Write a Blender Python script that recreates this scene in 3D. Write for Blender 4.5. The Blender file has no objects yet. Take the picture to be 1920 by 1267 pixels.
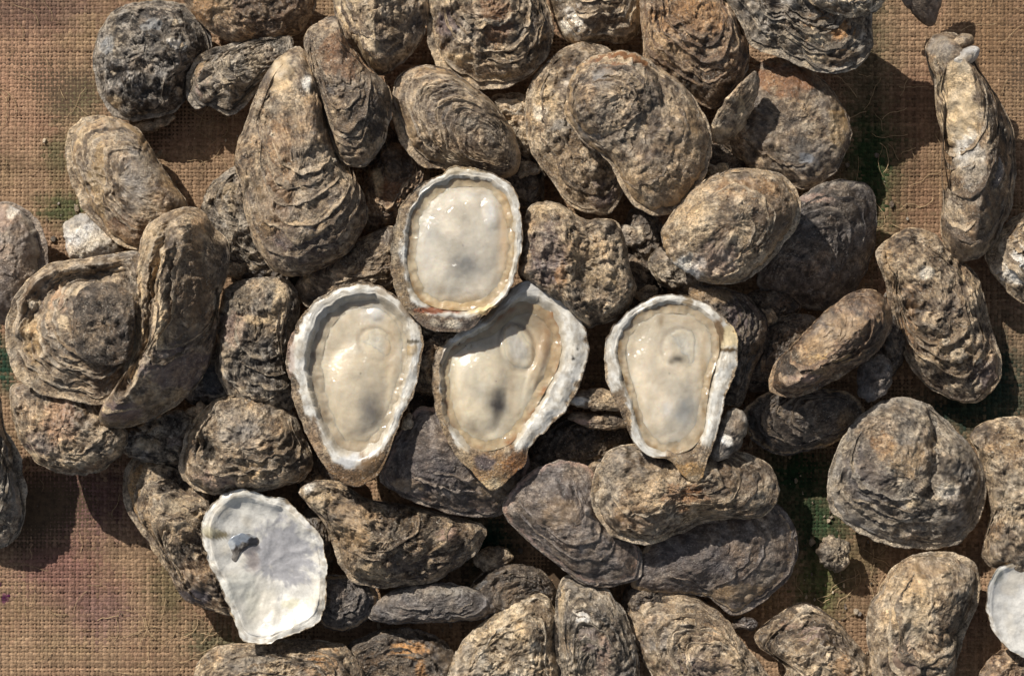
import bpy, math, random
import numpy as np
from mathutils import Vector

# ------------------------------------------------------------------ camera, sky, sun, exposure
SC = bpy.context.scene
COL = SC.collection
CAM_H = 1.30                    # camera height above the burlap, metres
PX = 0.60 / 1920.0              # one photo pixel on the burlap, metres
cam = bpy.data.cameras.new('camera')
cam.sensor_width = 36.0
cam.lens = 36.0 * CAM_H / 0.60
cam.clip_start = 0.05
cam.clip_end = 50.0
cam_ob = bpy.data.objects.new('camera', cam)
cam_ob.location = (0, 0, CAM_H)
COL.objects.link(cam_ob)
SC.camera = cam_ob

EL = math.radians(35)
SUN_AZ = (-0.60, 0.80)          # towards the sun, seen from above
world = bpy.data.worlds.new('World')
SC.world = world
world.use_nodes = True
nt = world.node_tree
bg = nt.nodes['Background']
sky = nt.nodes.new('ShaderNodeTexSky')
sky.sky_type = 'NISHITA'
sky.sun_disc = False
sky.sun_elevation = EL
sky.sun_rotation = math.atan2(SUN_AZ[0], SUN_AZ[1])
wb = nt.nodes.new('ShaderNodeHueSaturation')      # camera white balance set for the open shade
wb.inputs['Saturation'].default_value = 0.45
nt.links.new(sky.outputs[0], wb.inputs['Color'])
nt.links.new(wb.outputs[0], bg.inputs[0])
bg.inputs[1].default_value = 0.075

sun = bpy.data.lights.new('sun', 'SUN')
sun.energy = 5.0
sun.angle = math.radians(0.5)
sun.color = (1.0, 0.95, 0.87)
sun_ob = bpy.data.objects.new('sun', sun)
d = Vector((-SUN_AZ[0] * math.cos(EL), -SUN_AZ[1] * math.cos(EL), -math.sin(EL)))
sun_ob.rotation_euler = d.to_track_quat('-Z', 'Y').to_euler()
COL.objects.link(sun_ob)

SC.view_settings.view_transform = 'Standard'
SC.view_settings.look = 'None'
SC.view_settings.exposure = 0.0
SC.view_settings.gamma = 1.0
SC.render.engine = 'CYCLES'
SC.cycles.filter_width = 1.5

# ------------------------------------------------------------------ numeric helpers (lengths in photo pixels, 32 px = 1 cm)
RNG = np.random.RandomState(7)
PERM = RNG.permutation(256)
PERM = np.concatenate([PERM, PERM])
GA = RNG.rand(256) * 2 * np.pi
GX, GY = np.cos(GA), np.sin(GA)


def pn(x, y, seed=0):
    """2-D gradient noise, about -0.7..0.7"""
    x = x + seed * 17.31
    y = y + seed * 9.77
    xi = np.floor(x).astype(int)
    yi = np.floor(y).astype(int)
    xf, yf = x - xi, y - yi
    u = xf * xf * xf * (xf * (xf * 6 - 15) + 10)
    v = yf * yf * yf * (yf * (yf * 6 - 15) + 10)

    def g(ix, iy, fx, fy):
        h = PERM[PERM[ix & 255] + (iy & 255)]
        return GX[h] * fx + GY[h] * fy
    a = g(xi, yi, xf, yf)
    b = g(xi + 1, yi, xf - 1, yf)
    c = g(xi, yi + 1, xf, yf - 1)
    e = g(xi + 1, yi + 1, xf - 1, yf - 1)
    return (a + (b - a) * u) * (1 - v) + (c + (e - c) * u) * v


def fbm(x, y, octv=4, seed=0, gain=0.5):
    t = 0.0
    a = 1.0
    for i in range(octv):
        t = t + a * pn(x, y, seed + i * 3)
        x, y = x * 2.03, y * 2.03
        a *= gain
    return t * 1.4


def sstep(a, b, x):
    t = np.clip((x - a) / (b - a), 0, 1)
    return t * t * (3 - 2 * t)


def smooth_outline(pts, n, tension=0.42):
    P = np.array(pts, float)
    k = len(P)
    out = []
    for i in range(k):
        p0, p1, p2, p3 = P[i - 1], P[i], P[(i + 1) % k], P[(i + 2) % k]
        for t in np.linspace(0, 1, 14, endpoint=False):
            t2, t3 = t * t, t * t * t
            out.append(p1 + tension * (p2 - p0) * t + (3 * (p2 - p1) - tension * (2 * (p2 - p0) + (p3 - p1))) * t2
                       + (2 * (p1 - p2) + tension * ((p2 - p0) + (p3 - p1))) * t3)
    Q = np.array(out)
    D = np.linalg.norm(np.roll(Q, -1, 0) - Q, axis=1)
    L = np.concatenate([[0], np.cumsum(D)])
    Q2 = np.vstack([Q, Q[:1]])
    s = np.linspace(0, L[-1], n, endpoint=False)
    return np.stack([np.interp(s, L, Q2[:, 0]), np.interp(s, L, Q2[:, 1])], 1)


def centroid(Q):
    x, y = Q[:, 0], Q[:, 1]
    x1, y1 = np.roll(x, -1), np.roll(y, -1)
    c = x * y1 - x1 * y
    A = c.sum() / 2
    return np.array([((x + x1) * c).sum() / (6 * A), ((y + y1) * c).sum() / (6 * A)])


def radial(Q, C):
    """radius of outline Q as seen from C, as a function of angle"""
    dx, dy = Q[:, 0] - C[0], Q[:, 1] - C[1]
    a = np.arctan2(dy, dx)
    r = np.hypot(dx, dy)
    bins = 180
    k = ((a + np.pi) / (2 * np.pi) * bins).astype(int) % bins
    R = np.zeros(bins)
    np.maximum.at(R, k, r)
    ang = (np.arange(bins) + .5) / bins * 2 * np.pi - np.pi
    ok = R > 0
    A3 = np.concatenate([ang[ok] - 2 * np.pi, ang[ok], ang[ok] + 2 * np.pi])
    R3 = np.tile(R[ok], 3)
    return lambda th: np.interp(th, A3, R3)


def rel(x, y, C, R):
    dx, dy = x - C[0], y - C[1]
    return np.hypot(dx, dy) / np.maximum(R(np.arctan2(dy, dx)), 1e-3)


def seg_dist(x, y, poly):
    best = np.full(x.shape, 1e9)
    for (ax, ay), (bx, by) in zip(poly[:-1], poly[1:]):
        vx, vy = bx - ax, by - ay
        t = np.clip(((x - ax) * vx + (y - ay) * vy) / (vx * vx + vy * vy + 1e-9), 0, 1)
        best = np.minimum(best, np.hypot(x - ax - t * vx, y - ay - t * vy))
    return best


def to_world(x, y, z, zr):
    """photo px + height (px) -> metres; zr is the height (px) at which the outline was measured"""
    k = (CAM_H - zr * PX) / CAM_H
    return np.stack([(x - 960) * PX * k, (633.5 - y) * PX * k, z * PX], -1)


def grid_quads(m, n):
    i = np.arange(m - 1)[:, None] * n
    j = np.arange(n)[None, :]
    j2 = (j + 1) % n
    return np.stack([i + j, i + n + j, i + n + j2, i + j2], -1).reshape(-1, 4)


def make_mesh(name, V, F, C=None, smooth=True, mi=None, grit=1.0):
    me = bpy.data.meshes.new(name)
    nv, nf = len(V), len(F)
    me.vertices.add(nv)
    me.vertices.foreach_set('co', np.asarray(V, np.float32).ravel())
    me.loops.add(nf * 4)
    me.loops.foreach_set('vertex_index', np.asarray(F, np.int32).ravel())
    me.polygons.add(nf)
    me.polygons.foreach_set('loop_start', np.arange(0, nf * 4, 4, dtype=np.int32))
    me.polygons.foreach_set('use_smooth', np.full(nf, smooth))
    if mi is not None:
        me.polygons.foreach_set('material_index', np.asarray(mi, np.int32))
    me.update(calc_edges=True)
    if C is not None:
        at = me.attributes.new('col', 'FLOAT_COLOR', 'POINT')
        C4 = np.ones((nv, 4), np.float32)
        C4[:, :3] = C
        C4[:, 3] = grit
        at.data.foreach_set('color', C4.ravel())
    return me


def link(name, me, mat, parent=None, loc=None):
    o = bpy.data.objects.new(name, me)
    COL.objects.link(o)
    if me is not None and mat is not None:
        me.materials.append(mat)
    if parent is not None:
        o.parent = parent
    if loc is not None:
        o.location = loc
    return o


# ------------------------------------------------------------------ materials
def new_mat(name):
    m = bpy.data.materials.new(name)
    m.use_nodes = True
    t = m.node_tree
    return m, t, t.nodes['Principled BSDF']


def nd(t, typ, **kw):
    n = t.nodes.new(typ)
    for k, v in kw.items():
        if k.startswith('i_'):
            n.inputs[k[2:].replace('_', ' ')].default_value = v
        else:
            setattr(n, k, v)
    return n


def math_n(t, op, a, b=None, c=None, clamp=False):
    n = t.nodes.new('ShaderNodeMath')
    n.operation = op
    n.use_clamp = clamp
    for i, v in enumerate((a, b, c)):
        if v is None:
            continue
        if isinstance(v, (int, float)):
            n.inputs[i].default_value = v
        else:
            t.links.new(v, n.inputs[i])
    return n.outputs[0]


def maprange(t, v, a, b, c=0.0, e=1.0):
    n = t.nodes.new('ShaderNodeMapRange')
    t.links.new(v, n.inputs[0])
    for i, q in enumerate((a, b, c, e)):
        n.inputs[i + 1].default_value = q
    return n.outputs[0]


def mixc(t, fac, a, b, blend='MIX'):
    n = t.nodes.new('ShaderNodeMix')
    n.data_type = 'RGBA'
    n.blend_type = blend
    for sock, v in ((n.inputs['Factor'], fac), (n.inputs['A'], a), (n.inputs['B'], b)):
        pass
    ins = [s for s in n.inputs if s.enabled]
    for s, v in zip(ins, (fac, a, b)):
        if isinstance(v, (int, float)):
            s.default_value = v
        elif isinstance(v, tuple):
            s.default_value = v + (1.0,)
        else:
            t.links.new(v, s)
    return [o for o in n.outputs if o.enabled][0]


def coords(t):
    """object coordinates shifted by a per-object random amount"""
    tc = nd(t, 'ShaderNodeTexCoord')
    oi = nd(t, 'ShaderNodeObjectInfo')
    r = math_n(t, 'MULTIPLY', oi.outputs['Random'], 13.7)
    va = nd(t, 'ShaderNodeVectorMath', operation='ADD')
    cb = nd(t, 'ShaderNodeCombineXYZ')
    t.links.new(r, cb.inputs[0])
    t.links.new(r, cb.inputs[1])
    t.links.new(tc.outputs['Object'], va.inputs[0])
    t.links.new(cb.outputs[0], va.inputs[1])
    return va.outputs[0]


def noise(t, vec, scale, detail=4.0, rough=0.6):
    n = nd(t, 'ShaderNodeTexNoise')
    n.inputs['Scale'].default_value = scale
    n.inputs['Detail'].default_value = detail
    n.inputs['Roughness'].default_value = rough
    t.links.new(vec, n.inputs['Vector'])
    return n.outputs['Fac']


def mat_shell():
    m, t, p = new_mat('rough_shell')
    vec = coords(t)
    at = nd(t, 'ShaderNodeAttribute', attribute_name='col')
    grit = at.outputs['Alpha']
    n_big = noise(t, vec, 75, 4, 0.6)
    n_mid = noise(t, vec, 240, 6, 0.75)
    n_fine = noise(t, vec, 600, 4, 0.75)
    n_grit = noise(t, vec, 950, 2, 0.6)
    base = mixc(t, 1.0, at.outputs['Color'], mixc(t, maprange(t, n_big, 0.35, 0.65), (0.90, 0.93, 1.0), (1.12, 1.03, 0.90)), 'MULTIPLY')
    base = mixc(t, 1.0, base, mixc(t, maprange(t, n_mid, 0.32, 0.68), (0.66, 0.64, 0.62), (1.38, 1.37, 1.34)), 'MULTIPLY')
    gr = mixc(t, maprange(t, n_fine, 0.34, 0.68), (0.46, 0.42, 0.38), (1.92, 1.86, 1.75))
    gr = mixc(t, math_n(t, 'MULTIPLY', grit, 0.95, clamp=True), (1.0, 1.0, 1.0), gr)
    base = mixc(t, 1.0, base, gr, 'MULTIPLY')
    spk = math_n(t, 'MULTIPLY', maprange(t, n_grit, 0.575, 0.66), maprange(t, n_mid, 0.44, 0.58))
    base = mixc(t, math_n(t, 'MULTIPLY', math_n(t, 'MULTIPLY', spk, 0.75), grit, clamp=True), base, (0.60, 0.53, 0.43))
    dk = math_n(t, 'MULTIPLY', maprange(t, n_grit, 0.42, 0.34), maprange(t, n_mid, 0.56, 0.44))
    base = mixc(t, math_n(t, 'MULTIPLY', math_n(t, 'MULTIPLY', dk, 0.6), grit, clamp=True), base, (0.030, 0.022, 0.016))
    t.links.new(base, p.inputs['Base Color'])
    ro = maprange(t, n_mid, 0.35, 0.65, 0.56, 0.30)
    ro = math_n(t, 'SUBTRACT', ro, math_n(t, 'MULTIPLY', maprange(t, n_fine, 0.50, 0.62), 0.16))
    t.links.new(ro, p.inputs['Roughness'])
    p.inputs['Specular IOR Level'].default_value = 0.5
    h = math_n(t, 'ADD', math_n(t, 'MULTIPLY', n_mid, 0.40), math_n(t, 'ADD', math_n(t, 'MULTIPLY', n_fine, 0.60), math_n(t, 'MULTIPLY', n_grit, 0.30)))
    b = nd(t, 'ShaderNodeBump')
    t.links.new(math_n(t, 'MULTIPLY_ADD', grit, 0.65, 0.25, clamp=True), b.inputs['Strength'])
    b.inputs['Distance'].default_value = 0.0030
    t.links.new(h, b.inputs['Height'])
    t.links.new(b.outputs[0], p.inputs['Normal'])
    return m


def mat_nacre():
    m, t, p = new_mat('pearly_shell')
    vec = coords(t)
    at = nd(t, 'ShaderNodeAttribute', attribute_name='col')
    n1 = noise(t, vec, 120, 5, 0.6)
    n2 = noise(t, vec, 700, 4, 0.7)
    base = mixc(t, 1.0, at.outputs['Color'], mixc(t, maprange(t, n1, 0.3, 0.7), (0.82, 0.82, 0.82), (1.08, 1.07, 1.05)), 'MULTIPLY')
    base = mixc(t, 1.0, base, mixc(t, maprange(t, n2, 0.3, 0.7), (0.86, 0.85, 0.83), (1.1, 1.1, 1.1)), 'MULTIPLY')
    t.links.new(base, p.inputs['Base Color'])
    p.inputs['Roughness'].default_value = 0.30
    p.inputs['Coat Weight'].default_value = 0.35
    p.inputs['Coat Roughness'].default_value = 0.2
    b = nd(t, 'ShaderNodeBump')
    b.inputs['Strength'].default_value = 0.45
    b.inputs['Distance'].default_value = 0.0016
    t.links.new(math_n(t, 'ADD', n1, math_n(t, 'MULTIPLY', n2, 0.25)), b.inputs['Height'])
    t.links.new(b.outputs[0], p.inputs['Normal'])
    return m


def mat_meat():
    m, t, p = new_mat('wet_oyster_flesh')
    vec = coords(t)
    at = nd(t, 'ShaderNodeAttribute', attribute_name='col')
    n1 = noise(t, vec, 80, 4, 0.6)
    n2 = noise(t, vec, 330, 4, 0.65)
    n3 = noise(t, vec, 150, 2, 0.5)
    base = mixc(t, 1.0, at.outputs['Color'], mixc(t, maprange(t, n1, 0.3, 0.7), (0.88, 0.88, 0.87), (1.10, 1.10, 1.10)), 'MULTIPLY')
    base = mixc(t, 1.0, base, mixc(t, maprange(t, n2, 0.3, 0.7), (0.94, 0.93, 0.92), (1.04, 1.04, 1.04)), 'MULTIPLY')
    t.links.new(base, p.inputs['Base Color'])
    p.inputs['Roughness'].default_value = 0.30
    p.inputs['Coat Weight'].default_value = 0.9
    p.inputs['Coat Roughness'].default_value = 0.07
    p.inputs['Subsurface Weight'].default_value = 0.6
    p.inputs['Subsurface Radius'].default_value = (0.004, 0.0028, 0.0018)
    p.inputs['Subsurface Scale'].default_value = 1.0
    b = nd(t, 'ShaderNodeBump')
    b.inputs['Strength'].default_value = 0.35
    b.inputs['Distance'].default_value = 0.0022
    t.links.new(math_n(t, 'ADD', n1, math_n(t, 'MULTIPLY', n2, 0.16)), b.inputs['Height'])
    t.links.new(b.outputs[0], p.inputs['Normal'])
    b2 = nd(t, 'ShaderNodeBump')
    b2.inputs['Strength'].default_value = 0.6
    b2.inputs['Distance'].default_value = 0.0042
    t.links.new(math_n(t, 'ADD', n3, math_n(t, 'MULTIPLY', n2, 0.18)), b2.inputs['Height'])
    t.links.new(b2.outputs[0], p.inputs['Coat Normal'])
    return m


def mat_burlap():
    m, t, p = new_mat('jute_thread')
    tc = nd(t, 'ShaderNodeTexCoord')
    at = nd(t, 'ShaderNodeAttribute', attribute_name='col')
    n1 = noise(t, tc.outputs['Object'], 420, 4, 0.7)
    n2 = noise(t, tc.outputs['Object'], 1500, 2, 0.6)
    base = mixc(t, 1.0, at.outputs['Color'], mixc(t, maprange(t, n1, 0.3, 0.7), (0.62, 0.58, 0.54), (1.3, 1.3, 1.28)), 'MULTIPLY')
    t.links.new(base, p.inputs['Base Color'])
    p.inputs['Roughness'].default_value = 0.85
    p.inputs['Specular IOR Level'].default_value = 0.2
    b = nd(t, 'ShaderNodeBump')
    b.inputs['Strength'].default_value = 0.7
    b.inputs['Distance'].default_value = 0.0008
    t.links.new(math_n(t, 'ADD', n1, n2), b.inputs['Height'])
    t.links.new(b.outputs[0], p.inputs['Normal'])
    return m


def mat_ground():
    m, t, p = new_mat('jute_backing')
    tc = nd(t, 'ShaderNodeTexCoord')
    n1 = noise(t, tc.outputs['Object'], 300, 5, 0.7)
    base = mixc(t, maprange(t, n1, 0.3, 0.7), (0.05, 0.03, 0.016), (0.14, 0.09, 0.05))
    t.links.new(base, p.inputs['Base Color'])
    p.inputs['Roughness'].default_value = 0.9
    return m


M_SHELL, M_NACRE, M_MEAT, M_JUTE, M_BACK = mat_shell(), mat_nacre(), mat_meat(), mat_burlap(), mat_ground()

PAL = {
    'brown': ((.050, .034, .023), (.185, .130, .083), (.58, .46, .31)),
    'grey': ((.046, .036, .029), (.180, .148, .114), (.54, .47, .37)),
    'tan': ((.066, .044, .027), (.250, .180, .110), (.68, .55, .38)),
    'charcoal': ((.020, .015, .012), (.080, .063, .050), (.42, .38, .33)),
    'purple': ((.048, .035, .029), (.150, .114, .094), (.38, .32, .275)),
    'rust': ((.050, .030, .018), (.200, .120, .066), (.54, .39, .24)),
    'dark': ((.022, .016, .012), (.074, .054, .040), (.24, .19, .14)),  # also puts the shade of the gaps into oysters lying there
    'cream': ((.13, .09, .05), (.44, .35, .235), (.76, .66, .50)),
    'white': ((.34, .30, .24), (.66, .63, .57), (.82, .81, .78)),
    'slate': ((.034, .028, .026), (.108, .090, .081), (.29, .255, .23)),
}
for _k, _v in list(PAL.items()):          # mud takes some of the colour out
    PAL[_k] = tuple(tuple(.20 * (.3 * c[0] + .6 * c[1] + .1 * c[2]) + .70 * q for q in c) for c in _v)
COLS = {
    'cream': (.60, .49, .34), 'white': (.80, .78, .73), 'orange': (.44, .25, .11), 'dark': (.018, .014, .011),
    'blue': (.27, .29, .32), 'purple': (.13, .10, .115), 'tan': (.38, .28, .175), 'gold': (.42, .29, .13),
    'green': (.04, .07, .03), 'grey': (.28, .26, .235), 'rust': (.24, .11, .045), 'brown': (.10, .066, .04),
    'mud_shade': (.045, .032, .022), 'pink': (.42, .30, .25),  # the deep brown also paints shade on turned-away flanks
}


def paint(col, x, y, spots, seed, soft=0.0):
    for i, sp in enumerate(spots):
        px, py, rx, ry, cname, k = sp
        c = np.array(COLS[cname] if isinstance(cname, str) else cname)
        dd = np.hypot((x - px) / rx, (y - py) / ry) + .42 * fbm(x / 20, y / 20, 4, seed + 40 + i, .6)
        w = (min(1.0, k * 1.15) * sstep(1.2 + .5 * soft, 0.75 - .6 * soft, dd))[:, None]
        col = col * (1 - w) + c * w
    return col


def pal_color(pal, v):
    d_, m_, l_ = [np.array(c) for c in PAL[pal]]
    v = np.clip(v, 0, 1)[:, None]
    return np.where(v < .5, d_ + (m_ - d_) * v * 2, m_ + (l_ - m_) * (v - .5) * 2)


# ------------------------------------------------------------------ shells
def shell_field(x, y, C, RC, hinge, RH, seed, up, prof, ring, rough, crust, peak, RP, ridges, size, craggy=1.0):
    """height of a valve above its rim plane, and a relief value used to colour it"""
    s = rel(x, y, C, RC)
    sp = rel(x, y, peak, RP) if peak is not None else s
    g = np.clip(rel(x, y, hinge, RH), 0, 1.05)
    p_, q_ = prof
    h = up * np.clip(1 - np.clip(sp, 0, 1) ** p_, 0, 1) ** q_
    edge = sstep(1.0, .86, s)
    low = fbm(x / 75, y / 75, 3, seed + 1)
    h = h + low * rough * 5.0 * edge
    nr, amp = ring
    det = np.zeros_like(x)
    wx, wy = x + 14 * fbm(x / 50, y / 50, 3, seed + 51), y + 14 * fbm(x / 50, y / 50, 3, seed + 52)
    fold = .32 - np.abs(pn(wx / 66, wy / 66, seed + 53)) - .45 * np.abs(pn(wx / 31, wy / 31, seed + 54))
    h = h + fold * craggy * 9.0 * edge                 # creases and knuckles
    pl = fbm(wx / 44, wy / 44, 4, seed + 55, .6)
    for lev, up_, k_ in ((.10, 3.0, .16), (-.28, 2.4, .10), (.42, 2.6, .14)):     # broken layers, each with a sharp step
        stp = sstep(lev - .012, lev + .035, pl)
        h = h + .8 * up_ * craggy * stp * (.3 + .7 * edge)
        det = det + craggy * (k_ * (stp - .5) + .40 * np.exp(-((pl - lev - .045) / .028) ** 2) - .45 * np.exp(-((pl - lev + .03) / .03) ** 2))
    if nr:
        ph = g * nr + 1.0 * fbm(x / 58, y / 58, 3, seed + 2) + .30 * fbm(x / 17, y / 17, 4, seed + 3, .6)
        fr = ph - np.floor(ph)
        cell = pn(np.floor(ph) * 1.7 + .3, np.floor(ph) * 2.3 + .7, seed + 44)
        saw = np.where(fr < .86, fr / .86, (1 - fr) / .14)
        a = amp * 1.45 * (.55 + .85 * g) * np.clip(.75 + 1.3 * fbm(x / 48, y / 48, 2, seed + 4) + .7 * cell, .05, 2.0)
        h = h + a * (saw - .35) * sstep(0, .2, g) * (.25 + .75 * edge)
        fine = np.sin((ph * 3.3 + .7 * fbm(x / 20, y / 20, 3, seed + 8)) * 6.283)
        h = h + fine * amp * .15 * edge
        ka = np.clip(a / 3.0, 0, 1.3)
        lipc = np.exp(-((fr - .80) / .10) ** 2)
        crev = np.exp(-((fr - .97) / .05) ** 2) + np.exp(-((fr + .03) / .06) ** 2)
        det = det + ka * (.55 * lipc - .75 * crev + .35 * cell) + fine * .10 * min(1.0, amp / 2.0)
    n1 = fbm(x / 20, y / 20, 4, seed + 5, .55)
    n2 = 1 - 2 * np.abs(fbm(x / 30, y / 30, 4, seed + 6, .55))
    th = np.arctan2(y - hinge[1], x - hinge[0])
    fl = fbm(g * 15 + 2, th * 2.2 + 5, 4, seed + 7, .6)          # flakes drawn out along the growth lines
    st = fbm(g * 3 + 2, th * 14 + 5, 3, seed + 9, .5) * sstep(.1, .5, g)    # faint rays from the hinge
    h = h + (n1 * 1.05 + n2 * .5 + fl * .95 + st * .4) * rough * (.3 + .7 * edge)
    det = det + n1 * .30 + (n2 - .3) * .15 + fl * .42 + st * .12
    if crust:
        rs = np.random.RandomState(seed + 11)
        k = int(crust)
        for _ in range(k):
            a = rs.rand() * 2 * np.pi
            rr = math.sqrt(rs.rand()) * .95
            R = RC(np.array([a]))[0]
            qx, qy = C[0] + math.cos(a) * R * rr, C[1] + math.sin(a) * R * rr
            w = 2.6 + 6.5 * rs.rand() ** 2
            dd = np.hypot(x - qx, (y - qy)) / w
            near = dd < 1
            if not near.any():
                continue
            bump = np.zeros_like(x)
            bump[near] = np.sqrt(1 - dd[near] ** 2)
            h = h + bump * w * .38
            det = det + bump * (1.9 * rs.rand() ** 2.5 - .35)
    for r in ridges:
        line, hh, ww = r[:3]
        dd = seg_dist(x + 6 * fbm(x / 25, y / 25, 3, seed + 21), y + 6 * fbm(x / 25, y / 25, 3, seed + 22), line) / ww
        k = np.clip(1 - dd, 0, 1)
        if len(r) > 3 and r[3] == 'round':
            k = k * k * (3 - 2 * k)
        h = h + hh * k * edge
    return h, det, s, g, edge


SEED = [100]


def valve_mesh(name, pts, zr, up, *, n=192, m=48, center=None, hinge=None, prof=(2.4, .80), ring=(9, 2.0), rough=1.0, crust=30,
               peak=None, ridges=(), tilt=(0, 0), pal='brown', tone=.45, spots=(), wave=3.0, jag=3.2, rimcol=None, rimw=.10,
               seed=1, grow=0.0, origin=(0, 0, 0), lip=2.2, contrast=1.0, shrink=0.0, lips=(), grit=None, craggy=1.0, want=None):
    Q = smooth_outline(pts, n)
    C = np.array(center, float) if center is not None else centroid(Q)
    rad = np.linalg.norm(Q - C, axis=1)[:, None]
    dirs = (Q - C) / rad
    jq = fbm(Q[:, 0] / 24, Q[:, 1] / 24, 5, seed + 30, .68)
    jn = (jq - .9 * np.clip(jq - .25, 0, 1)) * jag * 1.25 + jag * 1.2 * np.clip(fbm(Q[:, 0] / 40, Q[:, 1] / 40, 2, seed + 36), -1, 0)
    jn = jn + grow - shrink * (.6 + .8 * np.clip(fbm(Q[:, 0] / 60, Q[:, 1] / 60, 2, seed + 33) + .4, 0, 1.5))[:, ]
    Q = Q + dirs * jn[:, None]
    for (la, lpx) in lips:
        v_ = np.array((math.cos(math.radians(la)), math.sin(math.radians(la))))
        dn = (Q - C) / np.linalg.norm(Q - C, axis=1)[:, None]
        Q = Q - dn * (lpx * np.clip(dn @ v_, 0, 1) ** 1.5 * (1 + .35 * fbm(Q[:, 0] / 35, Q[:, 1] / 35, 3, seed + 35)))[:, None]
    RC = radial(Q, C)
    size = np.sqrt(abs(np.sum(Q[:, 0] * np.roll(Q[:, 1], -1) - np.roll(Q[:, 0], -1) * Q[:, 1])) / 2)
    hg = np.array(hinge, float) if hinge is not None else C + (Q[0] - C) * .8
    hg = C + (hg - C) * .88
    RH = radial(Q, hg)
    RP = radial(Q, np.array(peak, float)) if peak is not None else None
    u = np.linspace(0.004, 1, m)
    s = u * (1.35 - .35 * u)
    X = C[0] + (Q[:, 0] - C[0])[None] * s[:, None]
    Y = C[1] + (Q[:, 1] - C[1])[None] * s[:, None]
    x, y = X.ravel(), Y.ravel()
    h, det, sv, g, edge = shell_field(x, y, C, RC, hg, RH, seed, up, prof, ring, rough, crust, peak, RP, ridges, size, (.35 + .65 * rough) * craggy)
    sgrid = np.repeat(s, n)
    if want is not None:
        def surf_at(qx, qy):
            hh, dd, ss, _g, _e = shell_field(qx, qy, C, RC, hg, RH, seed, up, prof, ring, rough, crust, peak, RP, ridges, size, (.35 + .65 * rough) * craggy)
            return zr + tilt[0] * (qx - C[0]) + tilt[1] * (qy - C[1]) + wave * fbm(qx / 45, qy / 45, 3, seed + 31) * sstep(.3, 1, ss) + hh, dd
        want.update(surf=surf_at, hinge=hg, RH=RH, C=C, pal=pal, tone=tone, seed=seed, size=size)
    rimwav = wave * fbm(x / 45, y / 45, 3, seed + 31)
    base = zr + tilt[0] * (x - C[0]) + tilt[1] * (y - C[1]) + rimwav * sstep(.3, 1, sgrid)
    z = base + h
    zone = fbm(x / 85, y / 85, 3, seed + 18)
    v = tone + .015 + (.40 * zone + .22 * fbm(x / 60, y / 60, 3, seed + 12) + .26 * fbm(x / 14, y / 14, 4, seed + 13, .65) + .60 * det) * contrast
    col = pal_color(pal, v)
    L_, D_ = np.array(PAL[pal][2]), np.array(PAL[pal][0])
    w = (.36 * sstep(.12, .5, fbm(x / 34, y / 34, 5, seed + 15, .72)))[:, None]
    col = col * (1 - w) + (L_ * (1 + .2 * det[:, None])) * w
    w = (.42 * sstep(.15, .55, fbm(x / 36, y / 36, 5, seed + 16, .72)))[:, None]
    col = col * (1 - w) + D_ * 1.5 * w
    w = (.30 * sstep(.15, .6, fbm(x / 60, y / 60, 3, seed + 17)))[:, None]
    col = col * (1 - w) + col * np.array((1.22, .96, .72)) * w
    if rimcol:
        w = (sstep(1 - rimw * 1.6, 1 - rimw * .5, sgrid + .05 * fbm(x / 12, y / 12, 3, seed + 14)) * .8)[:, None]
        col = col * (1 - w) + np.array(COLS[rimcol]) * w
    col = paint(col, x, y, spots, seed)
    # lip: fold the edge down and under, so that the valve has a thickness
    xs, ys, zs, cs = [x], [y], [z], [col]
    el = slice((m - 1) * n, m * n)
    for k, dz in ((.995, -lip * .6), (.975, -lip), (.90, -lip * .9)):
        xs.append(C[0] + (Q[:, 0] - C[0]) * k)
        ys.append(C[1] + (Q[:, 1] - C[1]) * k)
        zs.append(z[el] + dz)
        cs.append(col[el] * .9)
    x, y, z, col = map(np.concatenate, (xs, ys, zs, cs))
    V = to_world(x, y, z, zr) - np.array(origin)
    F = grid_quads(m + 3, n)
    return make_mesh(name, V, F[:, ::-1] if area_sign(Q) > 0 else F, col, grit=np.clip((.30 + .6 * rough if grit is None else grit) * (.80 + .9 * np.concatenate([zone, np.tile(zone[el], 3)])), .12, 1.3)), (x, y, z), C, Q


def area_sign(Q):
    return np.sign(np.sum(Q[:, 0] * np.roll(Q[:, 1], -1) - np.roll(Q[:, 0], -1) * Q[:, 1]))


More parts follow.
